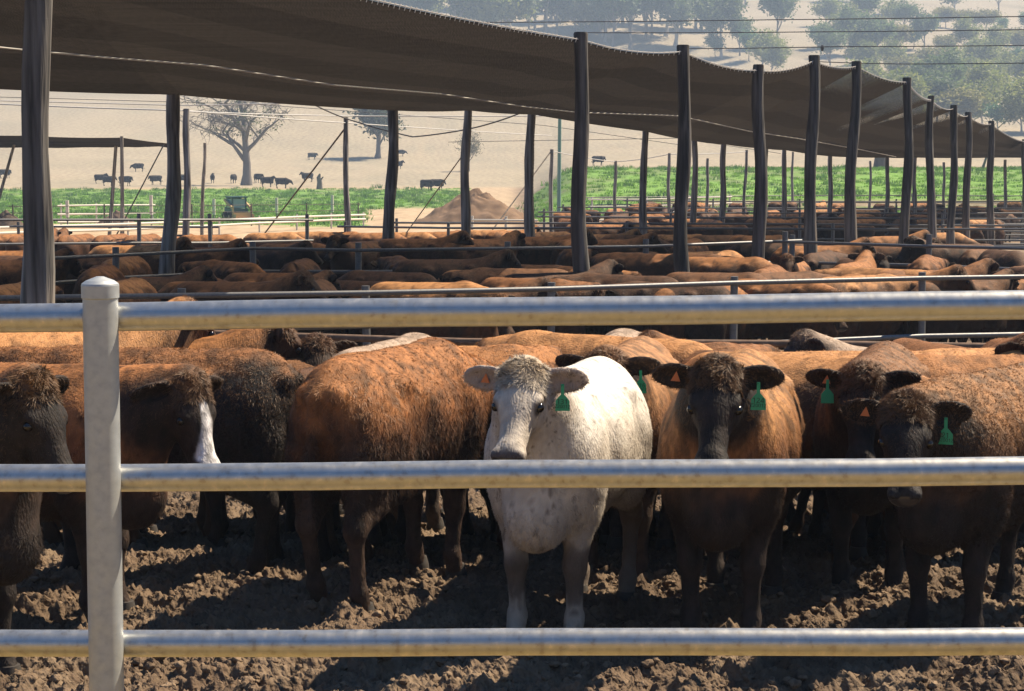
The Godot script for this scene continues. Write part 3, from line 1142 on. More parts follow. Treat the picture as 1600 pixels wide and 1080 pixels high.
func front_fence() -> void:
	# three galvanised rails and one capped post a few metres from the lens
	var d := 6.05
	var post_x := side_at(157.0, d - 0.1, 1.5)
	var o := thing("front_fence", "galvanised pipe fence of three thick rails with one capped post, nearest to the viewer", "fence", Vector3(post_x, ground_y(post_x, d), -d))
	var post_r := 0.0545
	var top := elev_at(447.0, d - 0.1)
	part("post", tube_mesh([Vector3(0, -0.3, 0.1), Vector3(0.010, top, 0.1)], [post_r, post_r], 32), M.post_galv, o)
	var cap := lathe([Vector2(0.0, 0.030), Vector2(0.012, 0.0295), Vector2(0.044, 0.017), Vector2(0.0565, 0.008), Vector2(0.0582, 0.002), Vector2(0.0582, -0.036), Vector2(0.0552, -0.039), Vector2(0.0545, -0.0392)], 32)
	part("post_cap", cap, M.post_galv, o, Vector3(0.010, top, 0.1))
	# next post of the run, beyond the frame
	part("post", tube_mesh([Vector3(4.7, -0.3, 0.0), Vector3(4.7, top + 0.03, 0.0)], [post_r, post_r], 32), M.post_galv, o)
	part("post_cap", cap, M.post_galv, o, Vector3(4.7, top + 0.03, 0.0))
	for q in [[497.0, 477.0, 0.0452], [746.5, 737.0, 0.044], [1003.5, 1004.5, 0.0430]]:
		var a := spot(-260.0, q[0] + 3.0, d)
		var b := spot(1860.0, q[1] - 3.0, d - 0.2)
		var pts := []
		var rr := []
		for k in 17:
			var p := a.lerp(b, -0.6 + k * 2.2 / 16.0) - o.position
			p.y += 0.0025 * sin(k * 1.9 + q[0])
			pts.append(p); rr.append(q[2])
		part("rail", tube_mesh(pts, rr, 32), M.galv, o)
		# weld beads where the rail is fixed to the post
		var at := a.lerp(b, (post_x - a.x) / (b.x - a.x)) - o.position
		for s in [-1.0, 1.0]:
			var ring := []
			var rad := []
			for k in 15:
				var ang := PI * k / 14.0
				ring.append(at + Vector3(s * (0.030 + 0.016 * sin(ang)), cos(ang) * q[2] * 1.02, sin(ang) * q[2] * 1.02)); rad.append(0.0045 + 0.0012 * sin(k * 2.7))
			part("weld", tube_mesh(ring, rad, 6), M.weld, o)

# ------------------------------------------------------------------ timber posts
func timber_post(label: String, group: String, foot: Vector3, head: Vector3, r: float, sd: int, bent := 0.06, dark := false, pale := 0.0) -> Node3D:
	rng.seed = sd * 31 + 7
	var o := thing("timber_post", label, "post", foot, 0.0, group)
	var pts := []
	var rr := []
	var n := 14
	var ph := rng.randf() * TAU
	var ph2 := rng.randf() * TAU
	for i in n + 1:
		var t := float(i) / n
		var p := (head - foot) * t
		var s := sin(t * PI)
		p += Vector3(sin(t * 4.4 + ph), 0, cos(t * 3.7 + ph2)) * bent * s
		p += Vector3(sin(t * 13.0 + ph2), 0, 0) * bent * 0.16
		if i == 0: p.y -= 0.3
		pts.append(p)
		rr.append(r * (1.12 - 0.26 * t) * (1.0 + 0.06 * sin(t * 17.0 + ph) + rng.randf_range(-0.035, 0.035)))
	# bevelled sawn top
	pts.append(pts[n] + Vector3(0, 0.02, 0))
	rr.append(rr[n] * 0.88)
	var mesh := tube_mesh(pts, rr, 14)
	var arr := mesh.surface_get_arrays(0)
	var cols := PackedColorArray()
	var h := head.y - foot.y
	for v in arr[Mesh.ARRAY_VERTEX]:
		# rubbed and dusty where the cattle reach
		var c := Color.WHITE * (1.0 if not dark else 0.42)
		if pale > 0.0: c = c.lerp(Color(1.0, 0.92, 0.84), smoothstep(pale + 0.06, pale - 0.05, v.y / h + 0.03 * sin(v.x * 40.0 + v.z * 31.0 + ph)))
		cols.append(enc(c))
	arr[Mesh.ARRAY_COLOR] = cols
	part("trunk", mesh_of(arr), M.wood_two, o)
	return o

# ------------------------------------------------------------------ shade cloth
func scallop(pts: Array, sag: float, per := 10) -> Array:
	var out := []
	for i in pts.size() - 1:
		for k in per:
			var t := float(k) / per
			var p: Vector3 = pts[i].lerp(pts[i + 1], t)
			var span: float = pts[i].distance_to(pts[i + 1])
			p.y -= sag * minf(span, 4.5) * 4.0 * t * (1.0 - t)
			out.append(p)
	out.append(pts[pts.size() - 1])
	return out

func cloth_sheet(near: Array, far: Array, rows: int, sag: float, sd: float) -> ArrayMesh:
	var st := SurfaceTool.new()
	st.begin(Mesh.PRIMITIVE_TRIANGLES)
	var n := near.size()
	for sheet in [0.0]:
		for i in n:
			for j in rows + 1:
				var t := float(j) / rows
				var p: Vector3 = near[i].lerp(far[i], t)
				p.y -= sag * sin(t * PI) * (0.8 + 0.2 * sin(i * 0.5))
				p.y -= 0.10 * absf(sin(t * PI * 5.0 + 0.15 * sin(i * 0.23 + sd))) * smoothstep(0.0, 0.12, t) * (1.0 - smoothstep(0.88, 1.0, t))
				p.y += 0.025 * sin(i * 0.9 + t * 21.0 + sd) * sin(t * PI)
				st.set_smooth_group(0)
				var panel := int(t * 7.99)
				st.set_color(enc(Color.WHITE * [1.15, 0.62, 1.05, 0.66, 1.2, 0.56, 0.95, 0.6][panel]))
				st.add_vertex(p)
		for i in n - 1:
			for j in rows:
				var a := i * (rows + 1) + j
				for k in [a, a + rows + 1, a + 1, a + 1, a + rows + 1, a + rows + 2]:
					st.add_index(k)
	st.generate_normals()
	return st.commit()

# shade cloth as strips: slits added to let sun through, hanging lips hide them
func cloth_strips(near: Array, far: Array, strips: int, slit: float, sag: float) -> ArrayMesh:
	var n := near.size()
	var V := PackedVector3Array()
	var C := PackedColorArray()
	var I := PackedInt32Array()
	var tones := [1.0, 0.76, 0.95, 0.78, 1.04, 0.72, 0.9, 0.76]
	for j in strips:
		var t0 := float(j) / strips
		var t1 := t0 + (1.0 - slit) / strips
		var first := V.size()
		var c := enc(Color.WHITE * tones[int(t0 * 7.99)])
		for i in n:
			for q in [[t0, -0.0135], [t0, 0.0], [t1, 0.0]]:
				var t: float = q[0]
				var p: Vector3 = near[i].lerp(far[i], t)
				p.y -= sag * sin(t * PI) * (0.8 + 0.2 * sin(i * 0.5))
				p.y += 0.02 * sin(i * 0.37 + t * 5.0) * sin(t * PI) + q[1]
				V.append(p)
				C.append(c)
		for i in n - 1:
			var a := first + i * 3
			for k in [a, a + 1, a + 3, a + 3, a + 1, a + 4, a + 1, a + 2, a + 4, a + 4, a + 2, a + 5]: I.append(k)
	var arr := []
	arr.resize(Mesh.ARRAY_MAX)
	arr[Mesh.ARRAY_VERTEX] = V
	arr[Mesh.ARRAY_COLOR] = C
	arr[Mesh.ARRAY_INDEX] = I
	var m := ArrayMesh.new()
	m.add_surface_from_arrays(Mesh.PRIMITIVE_TRIANGLES, arr)
	return m

func resample(pts: Array, n: int) -> Array:
	var out := []
	for i in n:
		var t := float(i) / (n - 1) * (pts.size() - 1)
		var k := mini(int(t), pts.size() - 2)
		out.append(pts[k].lerp(pts[k + 1], t - k))
	return out

const NEAR_POSTS := [   # picture column of top, row of top, distance, column of foot, radius
	[67.0, -140.0, 18.0, 52.0, 0.135], [908.0, 58.0, 27.7, 915.0, 0.112], [1067.0, 77.0, 31.0, 1071.0, 0.112], [1185.0, 107.0, 34.0, 1181.0, 0.115], [1272.0, 92.0, 37.0, 1270.0, 0.118],
	[1339.0, 101.0, 40.0, 1328.0, 0.118], [1418.0, 126.0, 43.5, 1410.0, 0.108], [1455.0, 154.0, 48.0, 1453.0, 0.105], [1490.0, 168.0, 53.0, 1487.0, 0.108], [1513.0, 179.0, 57.0, 1513.0, 0.108], [1549.0, 192.0, 66.0, 1551.0, 0.12], [1601.0, 220.0, 85.0, 1600.0, 0.13]]
const FAR_POSTS := [
	[270.0, 147.0, 35.0, 260.0, 0.135], [614.0, 172.0, 46.0, 607.0, 0.14], [732.0, 172.0, 50.0, 723.0, 0.125], [831.0, 178.0, 54.0, 826.0, 0.14], [1009.0, 205.0, 61.0, 1005.0, 0.12], [1085.0, 220.0, 70.0, 1083.0, 0.115],
	[1131.0, 225.0, 74.0, 1125.0, 0.12], [1197.0, 232.0, 80.0, 1195.0, 0.12], [1226.0, 234.0, 83.0, 1222.0, 0.11], [1297.0, 244.0, 90.0, 1296.0, 0.11], [1386.0, 246.0, 98.0, 1386.0, 0.11], [1430.0, 246.0, 104.0, 1429.0, 0.11]]

func build_shade() -> void:
	var tops := []
	var where := ["beside the galvanised front post", "standing over the white steer's back", "above the wide-eared black-faced steer", "with a lumpy bend near its top", "with a knot half way up", "leaning, with a pale foot", "with a strong lean and pale foot", "slim and straight, under the falling edge", "second of the thin far ones", "third of the thin far ones", "slightly leaning, near the end of the cloth", "at the far end of the cloth"]
	for i in NEAR_POSTS.size():
		var q: Array = NEAR_POSTS[i]
		var top := spot(q[0], q[1], q[2])
		var foot := on_ground(q[3], q[2])
		tops.append(top - Vector3(0, 0.05, 0))
		timber_post("dark timber pole at the cloth's near edge, " + where[i], "poles holding the near edge of the big shade cloth", foot, top + Vector3(0, 0.05, 0), q[4], i + 1, 0.07 if i != 0 else 0.05, true, 0.38 if i > 3 else (0.22 if i > 0 else 0.3))
	var extra := timber_post("paler bleached timber pole standing directly behind the thickest nearest pole", "", on_ground(36.0, 20.5), spot(60.0, -30.0, 20.5), 0.12, 40, 0.06)
	var lows := []
	var fw := ["bent grey, leftmost of the tall ones", "straight, before the far gum tree", "slim, before the little bare sapling", "slim, at the heap's foot", "slim, at the green bank", "curved, almost hidden by a nearer pole", "leaning, over the far pens", "half hidden behind a dark nearer pole", "straight, before the green field", "thin and pale before the green field", "very thin, deep under the cloth", "thinnest, deepest under the cloth"]
	for i in FAR_POSTS.size():
		var q: Array = FAR_POSTS[i]
		var top := spot(q[0], q[1], q[2])
		lows.append(top)
		timber_post("grey timber pole at the cloth's far edge, " + fw[i], "poles holding the far edge of the big shade cloth", on_ground(q[3], q[2]), top + Vector3(0, 0.1, 0), q[4], i + 70, 0.06, false, 0.25)
	# the cloth: near edge scallops from pole to pole, far edge droops a little
	var near := [Vector3(-6.6, 5.1, -14.0)] + tops + [spot(1700.0, 224.0, 98.0)]
	var far := [spot(-120.0, 132.0, 30.0)] + lows + [spot(1560.0, 246.0, 118.0), spot(1800.0, 246.0, 135.0)]
	var ns := resample(scallop(near, 0.022, 12), 150)
	var fs := resample(scallop(far, 0.006, 12), 150)
	# pair the edges so that the seams run across evenly
	var o := thing("shade_cloth", "huge dark brown shade cloth stretched over the pens on timber poles", "shade cloth", tops[1])
	var loc := func(a: Array) -> Array:
		var r := []
		for p in a: r.append(p - o.position)
		return r
	part("cloth", cloth_strips(loc.call(ns), loc.call(fs), 330, 0.36, 0.16), M.cloth, o)
	# edge cable with its lacing
	var edge := []
	var er := []
	for p in resample(scallop(near, 0.022, 12), 240):
		edge.append(p - o.position + Vector3(0, 0.015, 0.01)); er.append(0.008)
	part("edge_cable", tube_mesh(edge, er, 6), M.rope, o)
	var st := SurfaceTool.new()
	st.begin(Mesh.PRIMITIVE_TRIANGLES)
	for i in edge.size() - 1:
		var a: Vector3 = edge[i]
		var b: Vector3 = edge[i + 1]
		var seg := a.distance_to(b)
		var n := int(seg / 0.11)
		if (a + o.position).z < -50.0: n = n / 3
		for k in n:
			var p := a.lerp(b, (k + 0.5) / n)
			var dir := (b - a).normalized() * 0.035
			tube(st, [p + Vector3(0, -0.05, 0.012) - dir, p + Vector3(0, 0.012, 0.022), p + Vector3(0, 0.016, -0.012) + dir * 0.6], [0.005, 0.006, 0.005], 4, false)
	var lace := part("edge_lacing", st.commit(), M.rope, o)
	lace.set_meta("kind", "stuff")
	# cable slung under the cloth
	var run := []
	for q in [[-60.0, 68.0, 26.0], [0.0, 74.0, 26.8], [150.0, 89.0, 28.5], [320.0, 102.0, 30.3], [520.0, 133.0, 33.5], [690.0, 147.0, 36.0], [820.0, 167.0, 38.8], [905.0, 176.0, 40.5], [1060.0, 181.0, 43.5], [1170.0, 205.0, 49.0], [1250.0, 217.0, 54.0], [1345.0, 234.0, 63.0], [1400.0, 245.0, 70.0]]:
		run.append(spot(q[0], q[1], q[2] * (0.84 if q[0] < 600.0 else 0.92)) - o.position)
	var run_r := []
	for p in run: run_r.append(0.012)
	part("support_cable", tube_mesh(run, run_r, 6), M.cable, o)
	# small second shade far left
	var s2 := thing("small_shade", "faded brown strip of shade cloth on two thin poles before the dry hill", "shade cloth", on_ground(190.0, 92.0))
	var n2 := []
	var f2 := []
	for q in [[-160.0, 207.0, 88.0], [40.0, 212.0, 90.0], [190.0, 215.0, 92.0], [262.0, 224.0, 93.0]]:
		n2.append(spot(q[0], q[1], q[2]) - s2.position)
	for q in [[-160.0, 229.0, 99.0], [40.0, 229.0, 101.0], [190.0, 227.5, 103.0], [262.0, 224.8, 93.5]]:
		f2.append(spot(q[0], q[1], q[2]) - s2.position)
	part("cloth", cloth_sheet(resample(scallop(n2, 0.01), 40), resample(scallop(f2, 0.004), 40), 8, 0.1, 2.0), M.cloth, s2)
	part("pole", tube_mesh([Vector3(0, -0.3, 0), Vector3(0.05, 2.0, 0), spot(190.0, 213.0, 92.0) - s2.position], [0.11, 0.09, 0.08], 8), M.wood, s2)
	part("pole", tube_mesh([on_ground(170.0, 93.5) - s2.position, spot(181.0, 228.0, 93.5) - s2.position], [0.10, 0.08], 8), M.wood, s2)
	part("pole", tube_mesh([on_ground(-20.0, 95.0) - s2.position, spot(22.0, 226.0, 95.0) - s2.position], [0.09, 0.07], 8), M.wood, s2)
	part("guy_wire", tube_mesh([spot(257.0, 224.0, 93.0) - s2.position, on_ground(178.0, 93.0) - s2.position], [0.035, 0.035], 5), M.wire, s2)

func lone_posts() -> void:
	# free-standing grey posts of the old yards: column of top, row, distance, column of foot, radius
	var w := ["capped with white wire, beside the tall bent pole", "thin, before the dry hill", "weathered, where the wires cross", "short, before the green bank", "thin, on the green bank", "thin, half hidden by the dark pole", "thin, over the far pens", "thin, over the far pens and leaning", "very thin, before the brown lane", "very thin, far right of the lane", "very thin, under the end of the cloth", "faint, under the end of the cloth"]
	var list := [[291.0, 171.0, 52.0, 288.0, 0.10], [320.0, 224.0, 92.0, 315.0, 0.085], [541.0, 184.0, 62.0, 543.0, 0.095], [862.0, 234.0, 88.0, 862.0, 0.095], [962.0, 252.0, 95.0, 962.0, 0.085], [1046.0, 240.0, 92.0, 1045.0, 0.085], [1106.0, 248.0, 98.0, 1102.0, 0.08], [1167.0, 235.0, 96.0, 1162.0, 0.08], [1239.0, 238.0, 120.0, 1239.0, 0.08], [1360.0, 252.0, 118.0, 1359.0, 0.08], [1475.0, 254.0, 115.0, 1476.0, 0.09], [1571.0, 250.0, 112.0, 1570.0, 0.1]]
	for i in list.size():
		var q: Array = list[i]
		timber_post("lone grey timber post, " + w[i], "lone posts of the old yards", on_ground(q[3], q[2]), spot(q[0], q[1], q[2]), q[4], 200 + i, 0.05)
	var g := thing("steel_pole", "slim pale green steel pole beyond the cloth, before the green bank", "pole", on_ground(873.0, 118.0))
	part("shaft", tube_mesh([Vector3(0, -0.3, 0), spot(875.0, 150.0, 118.0) - g.position], [0.13, 0.10], 12), M.green_steel, g)
	part("collar", lathe([Vector2(0.11, 0.3), Vector2(0.17, 0.28), Vector2(0.17, 0.0), Vector2(0.0, 0.0)], 12), M.green_steel, g)

func wire(label: String, pts: Array, r: float, m: Material, sag := 0.0, category := "wire", group := "") -> void:
	var o := thing("wire", label, category, pts[0], 0.0, group)
	var run := []
	var rr := []
	for i in pts.size() - 1:
		for k in 8:
			var t := k / 8.0
			var p: Vector3 = pts[i].lerp(pts[i + 1], t)
			p.y -= sag * 4.0 * t * (1.0 - t)
			run.append(p - o.position); rr.append(r)
	run.append(pts[pts.size() - 1] - o.position); rr.append(r)
	part("strand", tube_mesh(run, rr, 5), m, o)

func build_wires() -> void:
	var w := ["topmost power wire against the wooded hill", "second power wire from the top against the hill", "third power wire, passing just over the highest pole", "lowest power wire, skimming the cloth behind the leaning poles"]
	var rows := [[[740.0, 35.0], [1200.0, 31.0], [1750.0, 23.0]], [[900.0, 51.0], [1250.0, 50.0], [1750.0, 44.0]], [[1060.0, 76.0], [1300.0, 73.0], [1750.0, 69.0]], [[1270.0, 96.0], [1420.0, 100.0], [1750.0, 96.0]]]
	for i in 4:
		var pts := []
		var n := 0
		for q in rows[i]:
			pts.append(spot(q[0], q[1], 96.0 - n * 6.0)); n += 1
		wire("dark " + w[i], pts, 0.024, M.wire, 0.02, "power line", "dark power wires over the cloth")
	var fitting := thing("wire_clamp", "little dark clamp on the third power wire above the highest pole", "clamp", spot(1285.0, 75.0, 91.5))
	part("bolt", lathe([Vector2(0.0, 0.14), Vector2(0.06, 0.12), Vector2(0.09, 0.0), Vector2(0.05, -0.14), Vector2(0.0, -0.14)], 8), M.wire, fitting)
	wire("upper white wire running under the cloth edge to the bare tree", [spot(-60.0, 156.0, 70.0), spot(288.0, 165.0, 70.0), spot(480.0, 161.0, 66.0)], 0.02, M.wire_pale, 0.0, "wire", "pale wires behind the poles")
	wire("long white wire tied to the capped grey post", [spot(-60.0, 160.0, 52.0), spot(291.0, 173.0, 52.0), spot(541.0, 192.0, 62.0), spot(862.0, 212.0, 88.0)], 0.018, M.wire_pale, 0.02, "wire", "pale wires behind the poles")
	wire("white wire crossing before the far gum tree", [spot(291.0, 174.0, 52.0), spot(541.0, 181.0, 62.0), spot(860.0, 181.0, 66.0)], 0.018, M.wire_pale, 0.02, "wire", "pale wires behind the poles")
	wire("slack white wire between the short posts before the green bank", [spot(862.0, 236.0, 88.0), spot(962.0, 253.0, 95.0), spot(1046.0, 241.0, 92.0), spot(1167.0, 237.0, 96.0)], 0.02, M.wire_pale, 0.05, "wire", "pale wires behind the poles")
	wire("slack dark cable hanging from the cloth to the weathered post", [spot(480.0, 158.0, 57.0), spot(543.0, 186.0, 61.0), spot(645.0, 214.0, 60.0), spot(740.0, 200.0, 58.0), spot(815.0, 176.0, 55.0)], 0.022, M.wire, 0.03, "wire")
	wire("slanting guy wire from the weathered post to the lane", [spot(541.0, 198.0, 62.0), on_ground(385.0, 72.0)], 0.03, M.wood_dark, 0.0, "guy wire", "slanting guy wires of the posts")
	wire("slanting guy wire behind the little sapling", [spot(722.0, 244.0, 88.0), on_ground(630.0, 96.0)], 0.03, M.wood_dark, 0.0, "guy wire", "slanting guy wires of the posts")
	wire("slanting guy wire in front of the earth heap", [spot(860.0, 238.0, 88.0), on_ground(745.0, 78.0)], 0.03, M.wood_dark, 0.0, "guy wire", "slanting guy wires of the posts")
	wire("dark field wire high on the dry hill", [spot(-60.0, 150.0, 120.0), spot(400.0, 163.0, 124.0), spot(850.0, 196.0, 130.0), spot(1060.0, 226.0, 130.0)], 0.02, M.wire, 0.0, "wire", "thin dark wires before the hill")
	wire("lower dark field wire on the dry hill", [spot(700.0, 222.0, 130.0), spot(1060.0, 216.0, 130.0), spot(1220.0, 240.0, 130.0)], 0.02, M.wire, 0.0, "wire", "thin dark wires before the hill")

# ------------------------------------------------------------------ fences of the pens behind
func build_fences() -> void:
	front_fence()
	var f := "pipe fences of the pens behind"
	# far side of the first pen: a blue-lit pipe and a rusty rail beyond it
	var a := pipe_fence("blue-lit pipe fence close behind the first row of cattle", f, [Vector3(-9.5, ground_y(0, 20.6), -20.6), Vector3(-4.2, ground_y(0, 18.6), -18.6), Vector3(-0.45, ground_y(0, 17.3), -17.3), Vector3(1.75, ground_y(0, 16.7), -16.7), Vector3(4.05, ground_y(0, 16.2), -16.2), Vector3(7.5, ground_y(0, 15.6), -15.6)], [1.02, 0.62, 0.25], 0.036, 0.045, 1.0, M.galv, 12)
	pipe_fence("rusty brown rail fence just beyond the blue-lit pipe", f, [Vector3(-9.5, ground_y(0, 21.8), -21.8), Vector3(-4.2, ground_y(0, 20.0), -20.0), Vector3(-0.45, ground_y(0, 18.7), -18.7), Vector3(2.75, ground_y(0, 18.2), -18.2), Vector3(7.8, ground_y(0, 17.4), -17.4)], [1.16, 0.7], 0.036, 0.05, 1.1, M.rust, 10)
	# near side of the second pen
	var l3 := []
	for q in [[-200.0, 21.5], [285.0, 22.4], [575.0, 23.0], [860.0, 23.9], [1145.0, 25.2], [1440.0, 26.2], [1760.0, 27.0]]:
		l3.append(on_ground(q[0], q[1]))
	var t3 := pipe_fence("grey pipe fence with stubby post tops at the near side of the crowded second pen", f, l3, [1.40, 1.0, 0.6, 0.25], 0.033, 0.05, 1.48, M.pipe, 10)
	# between second and third pen
	var l4 := []
	for q in [[60.0, 29.5], [182.0, 31.0], [398.0, 33.2], [560.0, 32.8], [793.0, 33.2], [1010.0, 34.4], [1235.0, 36.5]]:
		l4.append(on_ground(q[0], q[1]))
	pipe_fence("four rail grey pipe fence behind the crowded second pen", f, l4, [1.5, 1.12, 0.74, 0.36], 0.03, 0.055, 1.62, M.pipe, 8)
	var l5 := []
	for q in [[-120.0, 43.0], [218.0, 45.0], [330.0, 47.0], [480.0, 50.0]]:
		l5.append(on_ground(q[0], q[1]))
	pipe_fence("grey pipe fence in front of the row of brown rumps", f, l5, [1.75, 1.2, 0.7], 0.03, 0.05, 1.9, M.pipe, 8)
	var l6 := []
	for q in [[1225.0, 35.5], [1448.0, 34.0], [1720.0, 32.0]]:
		l6.append(on_ground(q[0], q[1]))
	pipe_fence("three rail pipe fence with one tall post beside the big dark rump", f, l6, [1.52, 1.16, 0.74, 0.35], 0.03, 0.055, 1.72, M.pipe, 8)
	var n := 0
	var words := ["first", "second", "third", "fourth", "fifth", "sixth", "seventh", "eighth", "ninth"]
	for q in [[[30.0, 57.0], [330.0, 57.0]], [[540.0, 57.0], [700.0, 56.0], [980.0, 55.0], [1300.0, 53.0], [1700.0, 50.0]], [[620.0, 62.0], [860.0, 62.0], [1250.0, 60.0], [1700.0, 58.0]], [[850.0, 72.0], [1250.0, 70.0], [1700.0, 68.0]], [[850.0, 82.0], [1250.0, 80.0], [1700.0, 80.0]], [[880.0, 95.0], [1250.0, 92.0], [1700.0, 92.0]], [[980.0, 108.0], [1250.0, 106.0], [1700.0, 106.0]], [[900.0, 117.0], [1060.0, 120.0], [1300.0, 124.0], [1680.0, 122.0]]]:
		var ends := []
		for e in q: ends.append(on_ground(e[0], e[1]))
		pipe_fence("thin grey pipe fence of the far pens, %s one back from the second pen" % words[n], "thin pipe fences of the far pens", fence_line(ends, 5.5), [1.5, 1.05, 0.6], 0.033, 0.05, 1.65, M.pipe, 6)
		n += 1
	# white boards and troughs of the lane on the left
	var rows := [["long low white trough rail along the sandy lane", [[-60.0, 84.0], [200.0, 92.0], [568.0, 116.0]], [0.75, 0.5], 0.06], ["stubby white rail fence beside the brown heap", [[95.0, 122.0], [150.0, 124.0], [238.0, 128.0]], [1.25, 0.7, 0.2], 0.06], ["white rails at the edge of the far cattle yards", [[925.0, 112.0], [1010.0, 113.0], [1140.0, 120.0]], [1.5, 1.1, 0.7, 0.3], 0.04], ["small maze of white gates by the heap", [[738.0, 74.0], [790.0, 73.0], [830.0, 73.0]], [1.35, 1.05, 0.7, 0.35], 0.035]]
	for q in rows:
		var ends := []
		for e in q[1]: ends.append(on_ground(e[0], e[1]))
		var o := pipe_fence(q[0], "", fence_line(ends, 4.5), q[2], q[3], 0.06, q[2][0] + 0.15, M.white, 6)
	var ends2 := []
	for e in [[20.0, 112.0], [300.0, 116.0], [560.0, 128.0]]: ends2.append(on_ground(e[0], e[1]))
	pipe_fence("thin dark wire fence along the green field", "", fence_line(ends2, 6.0), [1.3, 0.9, 0.5], 0.02, 0.045, 1.4, M.wood_dark, 5)

func build_markers() -> void:
	var w := ["by the thick front pole", "at the end of the white rails", "beside the parked loader", "behind the trough rail", "near the weathered post"]
	var n := 0
	for q in [[105.0, 335.0, 313.0, 118.0], [236.0, 331.0, 305.0, 122.0], [334.0, 327.0, 311.0, 130.0], [432.0, 324.0, 309.0, 134.0], [519.0, 322.0, 305.0, 136.0]]:
		var foot := on_ground(q[0], q[3])
		var top := spot(q[0], q[2], q[3])
		var o := thing("marker_post", "short white marker post %s" % w[n], "marker post", foot, 0.0, "white marker posts in the green field")
		n += 1
		var h := top.y - foot.y
		part("stake", pipe(Vector3(0, -0.2, 0), Vector3(0, h * 0.5, 0), 0.05, 8), M.wood, o)
		part("sleeve", pipe(Vector3(0, h * 0.35, 0), Vector3(0, h, 0), 0.11, 10), M.white, o)

func build_loader() -> void:
	var o := thing("compact_loader", "small dark green loader with tinted cab and tan arm parked on the green strip", "loader", on_ground(369.0, 134.0), 0.5)
	var body: StandardMaterial3D = mat(lin(0.06, 0.13, 0.13), 0.5)
	var tan_m: StandardMaterial3D = mat(lin(0.5, 0.33, 0.17), 0.6)
	var glass: StandardMaterial3D = mat(lin(0.22, 0.36, 0.34), 0.15)
	var rubber: StandardMaterial3D = mat(lin(0.02, 0.02, 0.02), 0.9)
	var st := SurfaceTool.new(); st.begin(Mesh.PRIMITIVE_TRIANGLES)
	box(st, Vector3(0, 0.75, 0), Vector3(1.3, 0.65, 1.9)); box(st, Vector3(0, 0.95, -0.85), Vector3(1.2, 0.5, 0.6))
	part("chassis", st.commit(), body, o)
	st = SurfaceTool.new(); st.begin(Mesh.PRIMITIVE_TRIANGLES)
	for sx in [-0.58, 0.58]:
		for sz in [-0.55, 0.65]: box(st, Vector3(sx, 1.5, sz), Vector3(0.1, 0.95, 0.1))
	box(st, Vector3(0, 2.0, 0.05), Vector3(1.4, 0.12, 1.5)); box(st, Vector3(0, 1.5, -0.5), Vector3(1.1, 0.9, 0.06))
	part("cab_frame", st.commit(), body, o)
	part("window", box_mesh(Vector3(1.0, 0.75, 0.04), Vector3(0, 1.5, 0.64)), glass, o)
	for sx in [-1, 1]:
		part("window", box_mesh(Vector3(0.04, 0.75, 1.0), Vector3(0.6 * sx, 1.5, 0.05)), glass, o)
		st = SurfaceTool.new(); st.begin(Mesh.PRIMITIVE_TRIANGLES)
		box(st, Vector3(0.78 * sx, 1.45, 0.3), Vector3(0.12, 0.2, 2.0), Basis(Vector3.RIGHT, 0.35)); box(st, Vector3(0.78 * sx, 0.8, 1.3), Vector3(0.12, 1.0, 0.18))
		part("arm", st.commit(), tan_m, o)
		for sz in [-0.6, 0.6]:
			var wheel := CylinderMesh.new()
			wheel.top_radius = 0.4; wheel.bottom_radius = 0.4; wheel.height = 0.3; wheel.radial_segments = 18
			var wh := part("wheel", wheel, rubber, o, Vector3(0.72 * sx, 0.38, sz))
			wh.rotation.z = PI / 2
			var hub := CylinderMesh.new()
			hub.top_radius = 0.18; hub.bottom_radius = 0.18; hub.height = 0.32; hub.radial_segments = 12
			part("rim", hub, tan_m, wh)
	st = SurfaceTool.new(); st.begin(Mesh.PRIMITIVE_TRIANGLES)
	box(st, Vector3(0, 0.25, 1.75), Vector3(1.6, 0.06, 0.6)); box(st, Vector3(0, 0.5, 1.48), Vector3(1.6, 0.55, 0.06))
	box(st, Vector3(-0.78, 0.45, 1.7), Vector3(0.05, 0.4, 0.5)); box(st, Vector3(0.78, 0.45, 1.7), Vector3(0.05, 0.4, 0.5))
	part("bucket", st.commit(), tan_m, o)
	o.scale = Vector3.ONE * 0.86

func heap(called: String, label: String, foot: Vector3, r: float, h: float, col: Color, sd: int) -> void:
	var o := thing(called, label, "heap", foot)
	var n := FastNoiseLite.new()
	n.seed = sd; n.frequency = 0.35
	var st := SurfaceTool.new()
	st.begin(Mesh.PRIMITIVE_TRIANGLES)
	var R := 22
	var S := 48
	for i in R + 1:
		for s in S + 1:
			var a := TAU * (s % S) / S
			var t := float(i) / R
			var x := cos(a) * r * t
			var z := sin(a) * r * 0.7 * t
			var y := h * maxf(0.0, 1.0 - t * 1.02) + n.get_noise_2d(x * 2.0, z * 2.0) * h * 0.22 * (1.0 - t * 0.6) + n.get_noise_2d(x * 9.0, z * 9.0) * 0.10 - 0.15 * t
			st.set_smooth_group(0)
			st.set_color(enc(col * (1.0 + n.get_noise_2d(x * 5.0 + 50.0, z * 5.0) * 0.5)))
			st.add_vertex(Vector3(x, y, z))
	for i in R:
		for s in S:
			var a := i * (S + 1) + s
			for k in [a, a + S + 1, a + 1, a + 1, a + S + 1, a + S + 2]: st.add_index(k)
	st.generate_normals()
	part("mound", st.commit(), M.field, o)

